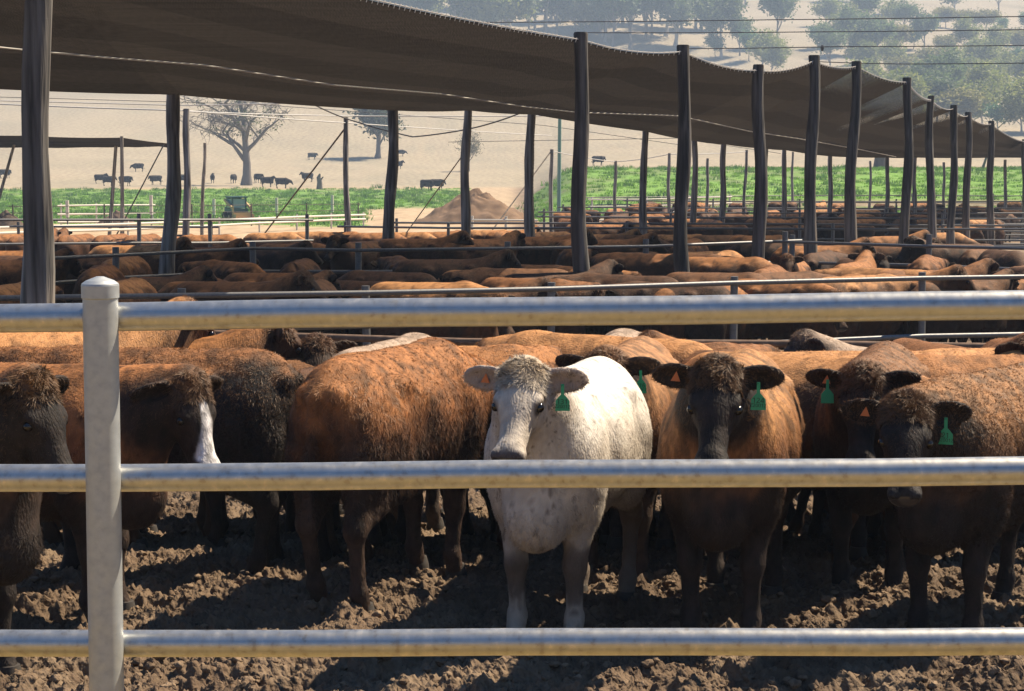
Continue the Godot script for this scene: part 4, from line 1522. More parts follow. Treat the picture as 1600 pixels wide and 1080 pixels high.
# ------------------------------------------------------------------ vegetation
func tuft_mesh(sd: int, blades: int, h: float, spread: float) -> ArrayMesh:
	rng.seed = sd
	var st := SurfaceTool.new()
	st.begin(Mesh.PRIMITIVE_TRIANGLES)
	for i in blades:
		var a := rng.randf() * TAU
		var root := Vector3(cos(a), 0, sin(a)) * spread * sqrt(rng.randf())
		var lean := Vector3(rng.randf_range(-0.5, 0.5), 1.0, rng.randf_range(-0.5, 0.5)).normalized()
		var w := Vector3(cos(a + 1.3), 0, sin(a + 1.3)) * h * 0.09
		var nn := lean.cross(w).normalized()
		for v in [root - w, root + lean * h * rng.randf_range(0.6, 1.1), root + w]:
			st.set_color(enc(Color(1, 1, 1)))
			st.add_vertex(v)
	return st.commit()

func build_grass() -> void:
	for kind in 2:
		var places := []
		var colors := []
		rng.seed = 90 + kind
		while places.size() < 2600:
			var d := rng.randf_range(118.0, 275.0)
			var px := rng.randf_range(-60.0, 1660.0)
			var x := side_at(px, d)
			if rng.randf() > green_share(x, d, px): continue
			var bush := n_b.get_noise_2d(x * 0.5, d * 0.25)
			var s := rng.randf_range(0.14, 0.3) * (1.0 + maxf(bush, 0.0) * 2.2)
			places.append(Transform3D(Basis(Vector3.UP, rng.randf() * TAU).scaled(Vector3(s * 1.4, s, s * 1.4)), Vector3(x, ground_y(x, d), -d)))
			var c := Color(0.13, 0.26, 0.04).lerp(Color(0.19, 0.34, 0.06), rng.randf())
			if bush > 0.12: c = Color(0.09, 0.18, 0.06).lerp(Color(0.13, 0.22, 0.09), rng.randf())
			colors.append(c)
		tag(scatter("grass", tuft_mesh(300 + kind, 26, 0.9, 1.3), M.grass, places, colors), "lush green grass and weeds on the far field", "grass")

class Limb:
	var pts := []
	var rad := []

func grow_tree(sd: int, h: float, trunk_r: float, lean: float, limbs: int, levels: int, up_bias: float, stem := 0.42) -> Dictionary:
	rng.seed = sd
	var wood := SurfaceTool.new()
	wood.begin(Mesh.PRIMITIVE_TRIANGLES)
	var tips := []
	var queue := []
	queue.append([Vector3.ZERO, Vector3(lean, 1.0, rng.randf_range(-0.1, 0.1)).normalized(), h * stem, trunk_r, 0])
	while not queue.is_empty():
		var q: Array = queue.pop_front()
		var p: Vector3 = q[0]
		var dir: Vector3 = q[1]
		var len: float = q[2]
		var r: float = q[3]
		var lv: int = q[4]
		var pts := [p]
		var rr := [r * (1.35 if lv == 0 else 1.0)]
		var n := 5
		for i in n:
			dir = (dir + Vector3(rng.randf_range(-0.2, 0.2), up_bias * 0.12, rng.randf_range(-0.2, 0.2)) * (0.5 if lv == 0 else 1.0)).normalized()
			p += dir * len / n
			pts.append(p)
			rr.append(maxf(r * (1.0 - 0.45 * (i + 1) / n), 0.012))
		tube(wood, pts, rr, 9 if lv < 2 else 5, lv == 0)
		if lv >= levels:
			tips.append(p)
			continue
		var kids_n := limbs if lv == 0 else rng.randi_range(2, 3)
		for k in kids_n:
			var a := TAU * (k + rng.randf_range(-0.3, 0.3)) / kids_n + lv * 1.1
			var side := Vector3(cos(a), 0, sin(a))
			var nd := (dir * rng.randf_range(0.4, 0.9) + side * rng.randf_range(0.6, 1.1) + Vector3.UP * up_bias * 0.35).normalized()
			var from: Vector3 = pts[n]
			var thick := 0.55
			if lv == 0 and k == 0:
				nd = (dir + side * 0.25).normalized()
				thick = 0.75
			elif lv == 0:
				from = pts[2 + k % 4]
			elif k > 0:
				from = pts[2 + rng.randi() % 3]
			queue.append([from, nd, len * rng.randf_range(0.6, 0.85) * (0.95 if lv == 0 else 1.0), r * thick * rng.randf_range(0.75, 1.05), lv + 1])
			if lv >= 1 and k == 0: tips.append((p + from) * 0.5 + side * len * 0.25)
			if lv >= levels - 1: tips.append((p + from) * 0.5)
	wood.index()
	return {"wood": wood.commit(), "tips": tips}

func crown_mesh(tips: Array, clump: float, leaves: int, size: float, c0: Color, c1: Color, sd: int) -> ArrayMesh:
	rng.seed = sd
	var st := SurfaceTool.new()
	st.begin(Mesh.PRIMITIVE_TRIANGLES)
	for t in tips:
		var tone := rng.randf()
		for i in leaves:
			var v := Vector3(rng.randfn(), rng.randfn() * 0.75, rng.randfn()) * clump * 0.5
			var p: Vector3 = t + v
			var a := Vector3(rng.randf_range(-1, 1), rng.randf_range(-1.0, 0.4), rng.randf_range(-1, 1)).normalized()
			var b := a.cross(Vector3(rng.randf_range(-1, 1), rng.randf_range(-1, 1), rng.randf_range(-1, 1))).normalized()
			var s := size * rng.randf_range(0.6, 1.3)
			var col := enc(c0.lerp(c1, clampf(tone * 0.7 + rng.randf() * 0.3, 0.0, 1.0)))
			var nn := a.cross(b)
			for q in [p - a * s, p + b * s * 0.45, p + a * s, p - a * s, p + a * s, p - b * s * 0.45]:
				st.set_color(col); st.add_vertex(q)
	return st.commit()

func tree_place(px: float) -> String:
	for z in [[640.0, ", where the cloth enters"], [720.0, ", left of the power wires"], [800.0, ", where the wires begin"], [880.0, ", left of the tall dark pole"], [960.0, ", over the tall dark pole"], [1040.0, ", between two poles"], [1120.0, ", over the second pole"], [1200.0, ", above the third pole"], [1290.0, ", above the highest pole"], [1350.0, ", over the leaning pole"], [1410.0, ", above the falling cloth"], [1470.0, ", over the thin far poles"], [1530.0, ", near the cloth's end"], [1590.0, ", above the cloth's end"]]:
		if px < z[0]: return z[1]
	return ", at the frame edge"

func build_trees() -> void:
	# kinds: tall grey gum, round olive gum, blue-green sapling, bushy pale wattle
	var kinds := []
	var specs := [[11, 15.0, 0.32, 0.05, 4, 3, 0.8, 2.3, 46, 0.52, Color(0.09, 0.135, 0.075), Color(0.19, 0.235, 0.12)], [12, 12.0, 0.28, -0.08, 5, 3, 0.5, 2.2, 44, 0.50, Color(0.15, 0.18, 0.06), Color(0.34, 0.34, 0.13)], [13, 7.0, 0.14, 0.04, 4, 2, 0.9, 1.7, 90, 0.34, Color(0.06, 0.15, 0.075), Color(0.13, 0.24, 0.11)], [14, 9.0, 0.22, 0.02, 6, 3, 0.35, 2.0, 40, 0.46, Color(0.19, 0.18, 0.07), Color(0.34, 0.29, 0.13)], [15, 17.0, 0.38, -0.04, 4, 3, 0.7, 2.6, 42, 0.58, Color(0.085, 0.125, 0.07), Color(0.2, 0.22, 0.11)]]
	for s in specs:
		var g := grow_tree(s[0], s[1], s[2], s[3], s[4], s[5], s[6])
		var o := Node3D.new()
		o.name = "gum_tree"
		part("trunk", g.wood, M.bark_pale if s[0] == 12 or s[0] == 15 else M.bark, o)
		part("crown", crown_mesh(g.tips, s[7], s[8], s[9], s[10], s[11], s[0] + 500), M.leaf, o)
		kinds.append(o)
	var list := []     # picture column, row of foot, kind, size, label
	var looks := ["tall grey green gum", "rounded olive gum", "slim blue green sapling", "bushy yellowish tree", "big spreading gum"]
	rng.seed = 77
	# dense belt over the cloth at the top
	for i in 60:
		list.append([550.0 + i * 9.8 + rng.randf_range(-9, 9), rng.randf_range(6.0, 70.0) + maxf(0.0, (i - 16.0)) * 0.5, [0, 4, 0, 1][rng.randi() % 4], rng.randf_range(1.4, 2.1), "in the belt over the cloth", "trees of the belt on the upper hill"])
	for q in [[1058.0, 78.0, 4, 1.5], [1010.0, 60.0, 0, 1.6], [1118.0, 92.0, 2, 1.3], [1156.0, 88.0, 0, 1.0], [1190.0, 112.0, 1, 1.15], [1170.0, 96.0, 2, 1.6], [1214.0, 72.0, 0, 1.5], [1205.0, 118.0, 1, 1.0], [1278.0, 78.0, 2, 1.3], [945.0, 58.0, 0, 1.6], [985.0, 52.0, 4, 1.5]]:
		list.append([q[0], q[1], q[2], q[3], "standing apart on the slope", "single trees on the dry upper slope"])
	# mixed woodland filling the upper right
	for i in 84:
		var row := i / 14
		list.append([1298.0 + (i % 14) * 25.0 + rng.randf_range(-11, 11) + row * 4.0, 50.0 + row * 30.0 + rng.randf_range(-9, 9), [1, 3, 0, 1, 3, 2][rng.randi() % 6], rng.randf_range(0.75, 1.15), "in the woodland on the slope", "trees of the mixed woodland on the slope"])
	for q in [[1240.0, 8.0, 4, 1.0], [1310.0, 3.0, 0, 1.0], [1330.0, 2.0, 0, 0.9], [1120.0, 10.0, 4, 1.2], [1165.0, 6.0, 4, 1.2], [1410.0, 22.0, 4, 1.1], [1490.0, 30.0, 4, 1.2], [1560.0, 26.0, 0, 1.2]]:
		list.append([q[0], q[1], q[2], q[3], "along the ridge at the very top", "trees along the ridge"])
	for i in list.size():
		var q: Array = list[i]
		var o: Node3D = kinds[q[2]].duplicate()
		o.name = numbered("gum_tree")
		add_child(o)
		var p := hill_spot(q[0], q[1])
		o.position = p - Vector3(0, 0.15, 0)
		o.rotation.y = rng.randf() * TAU
		o.scale = Vector3(rng.randf_range(0.9, 1.15), 1.0, rng.randf_range(0.9, 1.15)) * q[3]
		tag(o, looks[q[2]] + " " + q[4] + tree_place(q[0]), "tree", q[5])
	for k in kinds: k.free()
	# the gum on the dry hill, casting a long shadow
	var g := grow_tree(31, 17.0, 0.62, 0.02, 5, 3, 0.4, 0.36)
	var lone := thing("gum_tree", "lone leafy gum tree on the dry hill with a long shadow beside it", "tree", hill_spot(590.0, 248.0))
	part("trunk", g.wood, M.bark_dead, lone)
	part("crown", crown_mesh(g.tips, 2.4, 46, 0.5, Color(0.04, 0.055, 0.035), Color(0.09, 0.105, 0.06), 700), M.leaf, lone)
	lone.scale = Vector3.ONE * 0.95
	# the big bare tree
	var bare := thing("bare_tree", "large almost leafless tree with thick trunk and grey twigs behind the green strip", "tree", hill_spot(385.0, 290.0), 0.6)
	var b := grow_tree(47, 20.0, 0.72, 0.05, 7, 4, 0.1, 0.42)
	part("trunk", b.wood, M.bark_dead, bare)
	var tw := SurfaceTool.new()
	tw.begin(Mesh.PRIMITIVE_TRIANGLES)
	rng.seed = 48
	for t in b.tips:
		for k in 3:
			var d := Vector3(rng.randf_range(-1, 1), rng.randf_range(-0.9, 0.8), rng.randf_range(-1, 1)).normalized()
			var p1: Vector3 = t + d * rng.randf_range(0.5, 1.0)
			var p2 := p1 + (d + Vector3(rng.randf_range(-0.6, 0.6), -0.3, rng.randf_range(-0.6, 0.6))).normalized() * rng.randf_range(0.4, 1.1)
			tube(tw, [t, p1, p2], [0.05, 0.035, 0.02], 3, false)
	var twigs := part("twigs", tw.commit(), M.bark_dead, bare)
	twigs.set_meta("kind", "stuff")
	var gr: Array = b.tips.slice(0, b.tips.size() / 16)
	part("leaves", crown_mesh(gr, 1.2, 26, 0.22, Color(0.05, 0.08, 0.03), Color(0.10, 0.13, 0.05), 49), M.leaf, bare)
	# bare sapling behind a pole
	var sap := grow_tree(55, 7.5, 0.10, 0.0, 6, 3, 0.9)
	var so := thing("sapling", "small grey twiggy sapling on the dry hill behind a pole", "tree", hill_spot(733.0, 268.0))
	part("trunk", sap.wood, M.bark_dead, so)
	part("crown", crown_mesh(sap.tips, 1.1, 16, 0.16, Color(0.12, 0.11, 0.09), Color(0.2, 0.18, 0.14), 56), M.leaf, so)
	# dark leaning limb and stumps
	var t2 := grow_tree(61, 12.0, 0.3, 0.25, 3, 3, 0.1)
	var ob := thing("bare_tree", "small bare tree seen under the far end of the cloth", "tree", hill_spot(1535.0, 276.0, 200.0))
	part("trunk", t2.wood, M.bark_dead, ob)
	ob.scale = Vector3.ONE * 0.5
	for q in [[499.0, 296.0, "dead tree stump on the green strip's edge", 1.9, 0.35], [1375.0, 262.0, "thick stump of a trunk under the cloth's far edge", 3.0, 0.6]]:
		var so2 := thing("tree_stump", q[2], "stump", hill_spot(q[0], q[1], 190.0))
		part("trunk", tube_mesh([Vector3(0, -0.3, 0), Vector3(0.05, q[3] * 0.5, 0), Vector3(-0.08, q[3] * 0.85, 0.05), Vector3(0.1, q[3] + 0.2, 0)], [q[4] * 1.4, q[4], q[4] * 0.85, q[4] * 0.3], 9), M.bark_dead, so2)
		part("broken_limb", tube_mesh([Vector3(0.05, q[3] * 0.6, 0), Vector3(q[4] * 1.6, q[3] * 0.9, 0.1)], [q[4] * 0.5, q[4] * 0.2], 7), M.bark_dead, so2)

# ------------------------------------------------------------------ the herd
func palette(side: Color, top: Color, leg: Color, head: Color, more := {}) -> Dictionary:
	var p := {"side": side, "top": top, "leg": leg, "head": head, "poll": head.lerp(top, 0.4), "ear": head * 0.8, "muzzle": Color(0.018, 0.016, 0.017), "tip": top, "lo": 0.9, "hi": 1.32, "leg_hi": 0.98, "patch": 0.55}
	p.merge(more, true)
	return p

func hero(sd: int, pal: Dictionary, px: float, dist: float, yaw: float, size: float, label: String, cfg: Dictionary) -> Array:
	var b := Beast.new()
	b.sd = sd
	b.pal = pal
	for k in cfg:
		if k != "tags": b.set(k, cfg[k])
	beasts.append(b)
	return [b, px, dist, deg_to_rad(yaw), size, label]

func build_cattle() -> void:
	var black := Color(0.018, 0.013, 0.011)
	var dark := Color(0.035, 0.02, 0.013)
	var brown := Color(0.13, 0.052, 0.02)
	var rust := Color(0.28, 0.115, 0.038)
	var gold := Color(0.38, 0.19, 0.075)
	var white := Color(0.46, 0.41, 0.35)
	var heroes := []
	heroes.append(hero(1, palette(white, Color(0.62, 0.58, 0.52), Color(0.36, 0.30, 0.24), Color(0.40, 0.35, 0.295), {"lid": Color(0.10, 0.08, 0.07), "poll": Color(0.40, 0.29, 0.17), "ear": Color(0.30, 0.235, 0.20), "leg_hi": 0.7, "patch": 0.12, "muzzle": Color(0.07, 0.06, 0.065), "tip": Color(0.56, 0.5, 0.42), "dirt": Color(0.07, 0.05, 0.038)}),  # face and chest toned down for shade, back paler for sun
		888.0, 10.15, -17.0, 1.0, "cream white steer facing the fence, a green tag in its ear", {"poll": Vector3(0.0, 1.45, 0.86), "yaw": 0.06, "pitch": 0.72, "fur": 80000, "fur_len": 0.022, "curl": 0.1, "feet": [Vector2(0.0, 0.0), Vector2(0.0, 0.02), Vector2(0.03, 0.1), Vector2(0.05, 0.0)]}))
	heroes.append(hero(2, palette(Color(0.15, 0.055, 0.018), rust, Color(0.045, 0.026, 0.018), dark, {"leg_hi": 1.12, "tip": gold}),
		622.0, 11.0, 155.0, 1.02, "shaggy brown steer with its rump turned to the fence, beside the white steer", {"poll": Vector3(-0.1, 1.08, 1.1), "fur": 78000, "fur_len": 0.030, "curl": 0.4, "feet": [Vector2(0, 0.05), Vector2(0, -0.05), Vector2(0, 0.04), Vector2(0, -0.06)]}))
	heroes.append(hero(3, palette(black, Color(0.20, 0.085, 0.03), black, black, {"tip": Color(0.34, 0.16, 0.055), "lo": 1.26, "hi": 1.44}),  # sun along the ridge of the back is put into the coat colour
		238.0, 11.5, -92.0, 1.01, "black steer standing side-on with rusty-lit curls along its back", {"poll": Vector3(0, 1.3, 1.0), "fur": 72000, "fur_len": 0.026, "curl": 0.8}))
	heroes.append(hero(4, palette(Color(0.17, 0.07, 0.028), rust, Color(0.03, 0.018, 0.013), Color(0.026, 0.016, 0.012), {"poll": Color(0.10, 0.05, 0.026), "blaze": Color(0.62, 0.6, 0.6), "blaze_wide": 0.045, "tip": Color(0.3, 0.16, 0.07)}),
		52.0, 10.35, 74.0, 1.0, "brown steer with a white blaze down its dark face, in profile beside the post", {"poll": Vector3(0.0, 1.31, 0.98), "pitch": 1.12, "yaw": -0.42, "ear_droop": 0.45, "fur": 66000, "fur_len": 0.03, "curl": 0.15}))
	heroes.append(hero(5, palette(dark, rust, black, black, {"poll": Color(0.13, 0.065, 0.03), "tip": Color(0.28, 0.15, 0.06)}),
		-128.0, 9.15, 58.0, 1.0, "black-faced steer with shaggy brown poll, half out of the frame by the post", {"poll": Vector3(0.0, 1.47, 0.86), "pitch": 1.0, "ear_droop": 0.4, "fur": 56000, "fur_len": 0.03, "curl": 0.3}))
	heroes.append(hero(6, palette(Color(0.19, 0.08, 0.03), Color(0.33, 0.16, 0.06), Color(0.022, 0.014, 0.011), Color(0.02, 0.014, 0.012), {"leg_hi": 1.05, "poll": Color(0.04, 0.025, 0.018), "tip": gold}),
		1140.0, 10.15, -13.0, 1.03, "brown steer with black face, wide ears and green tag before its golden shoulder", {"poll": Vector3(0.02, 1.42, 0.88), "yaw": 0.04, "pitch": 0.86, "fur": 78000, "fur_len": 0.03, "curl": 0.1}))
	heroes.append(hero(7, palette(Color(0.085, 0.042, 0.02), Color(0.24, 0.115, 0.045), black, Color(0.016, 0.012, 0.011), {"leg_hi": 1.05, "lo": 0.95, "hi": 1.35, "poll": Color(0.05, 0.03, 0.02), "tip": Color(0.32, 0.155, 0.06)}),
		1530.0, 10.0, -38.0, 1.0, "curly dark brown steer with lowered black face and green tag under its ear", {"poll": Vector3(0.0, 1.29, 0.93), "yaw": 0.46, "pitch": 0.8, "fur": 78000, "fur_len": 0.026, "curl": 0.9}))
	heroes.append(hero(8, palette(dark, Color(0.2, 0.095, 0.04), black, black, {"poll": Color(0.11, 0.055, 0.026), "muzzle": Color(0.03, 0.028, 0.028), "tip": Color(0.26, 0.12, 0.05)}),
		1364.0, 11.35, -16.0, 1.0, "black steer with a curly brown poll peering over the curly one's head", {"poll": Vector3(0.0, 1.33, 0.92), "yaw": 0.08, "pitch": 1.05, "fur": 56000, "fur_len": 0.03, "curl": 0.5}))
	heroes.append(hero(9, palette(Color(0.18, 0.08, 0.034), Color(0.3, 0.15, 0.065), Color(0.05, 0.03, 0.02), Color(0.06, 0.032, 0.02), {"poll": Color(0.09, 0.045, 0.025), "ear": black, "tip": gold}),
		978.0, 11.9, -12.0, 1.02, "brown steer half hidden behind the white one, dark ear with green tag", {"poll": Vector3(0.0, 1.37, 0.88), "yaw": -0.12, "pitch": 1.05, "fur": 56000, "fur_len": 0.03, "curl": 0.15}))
	# herd prototypes in a tinted coat with sunlit back and shaded flanks coloured in: four poses, each fine and coarse
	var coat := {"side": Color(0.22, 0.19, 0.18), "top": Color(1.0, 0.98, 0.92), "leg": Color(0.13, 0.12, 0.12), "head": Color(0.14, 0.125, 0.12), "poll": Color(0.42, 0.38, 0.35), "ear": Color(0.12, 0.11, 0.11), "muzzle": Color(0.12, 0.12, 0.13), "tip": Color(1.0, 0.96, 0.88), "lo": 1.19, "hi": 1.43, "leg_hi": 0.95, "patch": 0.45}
	var poses := [[Vector3(0.06, 1.47, 0.90), 0.75, 0.25], [Vector3(0.0, 0.98, 1.18), 1.0, 0.05], [Vector3(0.28, 1.26, 0.88), 0.95, 0.7], [Vector3(-0.25, 1.22, 0.9), 1.0, -0.6]]
	var fine := []
	var coarse := []
	for i in 4:
		for lod in 2:
			var b := Beast.new()
			b.sd = 40 + i
			b.pal = coat
			b.poll = poses[i][0]; b.pitch = poses[i][1]; b.yaw = poses[i][2]
			b.cell = 0.032 if lod == 0 else 0.05
			b.head_cell = 0.018 if lod == 0 else 0.05
			b.fur = 26000 if lod == 0 else 0
			b.fur_len = 0.034
			b.curl = [0.15, 0.3, 0.5, 0.2][i]
			b.fat = [1.0, 1.04, 0.97, 1.02][i]
			b.feet = [Vector2(0, 0.06 * (i - 1)), Vector2(0, -0.05 * i), Vector2(0, -0.04 * i), Vector2(0.02, 0.07)]
			beasts.append(b)
			(fine if lod == 0 else coarse).append(b)
	build_all()
	for h in heroes:
		var p := on_ground(h[1], h[2])
		var o := thing("steer", h[5], "steer", p - Vector3(0, 0.03, 0), h[3], "cattle in the first pen")
		assemble(h[0], o)
		if h[4] != 1.0: o.scale = Vector3.ONE * h[4]
		match h[0].sd:
			1:
				ear_tag(h[0], o, 1.0, [["131", 0.034, -0.086], ["Z20012", 0.0235, -0.110]], 0.28)
				button_tag(h[0], o, -1.0)
			6:
				ear_tag(h[0], o, 1.0, [["124", 0.034, -0.086], ["Z20012", 0.0235, -0.110]], 0.2)
				button_tag(h[0], o, -1.0)
			7:
				ear_tag(h[0], o, 1.0, [["21", 0.034, -0.086], ["Z2001Z", 0.0235, -0.110]], 0.3)
				button_tag(h[0], o, -1.0)
			8:
				ear_tag(h[0], o, -1.0, [], 0.3)
				button_tag(h[0], o, -1.0)
			9:
				ear_tag(h[0], o, 1.0, [["116", 0.034, -0.086], ["Z20012", 0.0235, -0.110]], 0.6)
	# prototypes as nodes
	var protos := []
	for set_ in [fine, coarse]:
		var row := []
		for b in set_:
			var n := Node3D.new()
			n.name = "steer"
			assemble(b, n, set_ == fine)
			row.append(n)
		protos.append(row)
	var tints := {"k": Color(0.09, 0.04, 0.019), "d": Color(0.16, 0.07, 0.028), "b": Color(0.24, 0.10, 0.036), "r": Color(0.32, 0.135, 0.044), "g": Color(0.44, 0.21, 0.08), "w": Color(0.36, 0.27, 0.21)}
	var skins := {}
	tints["h"] = Color(0.03, 0.02, 0.016)
	for k in tints:
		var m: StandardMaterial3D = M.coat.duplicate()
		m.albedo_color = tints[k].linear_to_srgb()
		var f: StandardMaterial3D = M.hair.duplicate()
		var tc: Color = tints[k]
		f.albedo_color = tc.lerp(Color(0.4, 0.22, 0.1), 0.25).linear_to_srgb()
		skins[k] = [m, f]
	var put := func(px: float, d: float, yaw: float, coat_key: String, pose: int, lod: int, label: String, group: String, size: float) -> Node3D:
		if lod == 0 and pose == 1 and int(px) % 3 > 0: pose = 2 + int(px) % 2
		var o: Node3D = protos[lod][pose].duplicate()
		o.name = numbered("steer")
		add_child(o)
		o.position = on_ground(px, d) - Vector3(0, 0.03, 0)
		o.rotation.y = deg_to_rad(yaw)
		o.scale = Vector3.ONE * size
		o.get_node("body").material_override = skins[coat_key][0]
		if o.has_node("coat_hair"): o.get_node("coat_hair").material_override = skins[coat_key][1]
		tag(o, label, "steer", group)
		return o
	# --- rest of the first pen
	for q in [
		[85.0, 12.7, 118.0, "g", 0, "golden back showing between the frame edge and the capped post", 1.09],
		[20.0, 13.9, 95.0, "g", 3, "golden curly back farthest left behind the first rail", 1.08],
		[230.0, 13.1, 98.0, "r", 0, "rusty back just right of the capped post, behind the black side-on steer", 1.03],
		[492.0, 14.2, 4.0, "d", 0, "dark steer facing front with only its tufted poll over the others", 1.0],
		[612.0, 13.6, 160.0, "w", 1, "grey-white rump rising in front of the rail bracket", 1.03],
		[700.0, 12.3, 112.0, "r", 1, "smooth rusty back behind the shaggy brown steer", 1.0],
		[745.0, 13.5, 88.0, "g", 1, "golden curly back reaching behind the white steer's poll", 1.0],
		[925.0, 12.9, -118.0, "g", 1, "tall golden rump above the white steer's back", 1.06],
		[955.0, 14.6, 165.0, "w", 1, "pale-tailed rump in front of the blue-lit pipe", 1.05],
		[1062.0, 12.6, 40.0, "d", 3, "dark brown steer between the white steer and the wide-eared black face", 1.0],
		[1040.0, 14.2, 100.0, "b", 1, "brown back deep in the pen behind the dark brown steer", 1.0],
		[1300.0, 13.0, 94.0, "g", 1, "long golden back stretching behind the black-faced steer", 0.98],
		[1255.0, 11.9, 60.0, "g", 3, "golden shoulder pressed against the black-faced steer's rump", 0.97],
		[1395.0, 12.6, -60.0, "g", 2, "golden steer behind the curly brown poll", 0.97],
		[1480.0, 13.9, 20.0, "b", 0, "brown steer with its head up near the blue-lit pipe", 1.0],
		[1590.0, 13.1, 100.0, "g", 0, "golden back at the frame edge above the curly steer", 1.0],
		[1530.0, 12.2, -80.0, "r", 1, "rusty back directly behind the curly steer's withers", 0.97],
		[1420.0, 14.9, -90.0, "w", 0, "grey-white back low in front of the blue-lit pipe", 0.97],
		[1655.0, 14.3, 30.0, "b", 2, "brown steer at the frame edge looking inwards", 1.0],
		[350.0, 14.6, 80.0, "r", 1, "rusty back far behind the black side-on steer", 0.98],
		[1180.0, 14.9, -95.0, "r", 0, "rusty back against the fence behind the black-faced steer", 0.96],
		[820.0, 14.8, 92.0, "g", 1, "golden back farthest behind the white steer", 0.97],
		[560.0, 12.6, 150.0, "k", 1, "black steer hidden behind the shaggy brown one, dark legs showing below the rail", 0.94],
		[432.0, 13.2, -80.0, "d", 1, "dark steer behind the black side-on one, legs showing below the rail", 0.94],
		[132.0, 13.4, 100.0, "d", 1, "dark steer behind the capped post, legs showing below the rail", 0.94],
		[870.0, 13.5, 120.0, "k", 1, "black steer straight behind the white one", 0.92],
		[1118.0, 13.4, -100.0, "d", 1, "dark steer straight behind the wide-eared black face", 0.93],
		[1252.0, 13.4, 80.0, "k", 1, "black legs and belly between the wide-eared steer and the peering one", 0.93],
		[1452.0, 13.3, -70.0, "d", 1, "dark steer straight behind the curly lowered face", 0.93],
		[1345.0, 14.3, 95.0, "k", 1, "black steer deep behind the peering black face", 0.94]]:
		put.call(q[0], q[1], q[2], q[3], q[4], 0, q[5], "cattle in the first pen", q[6])
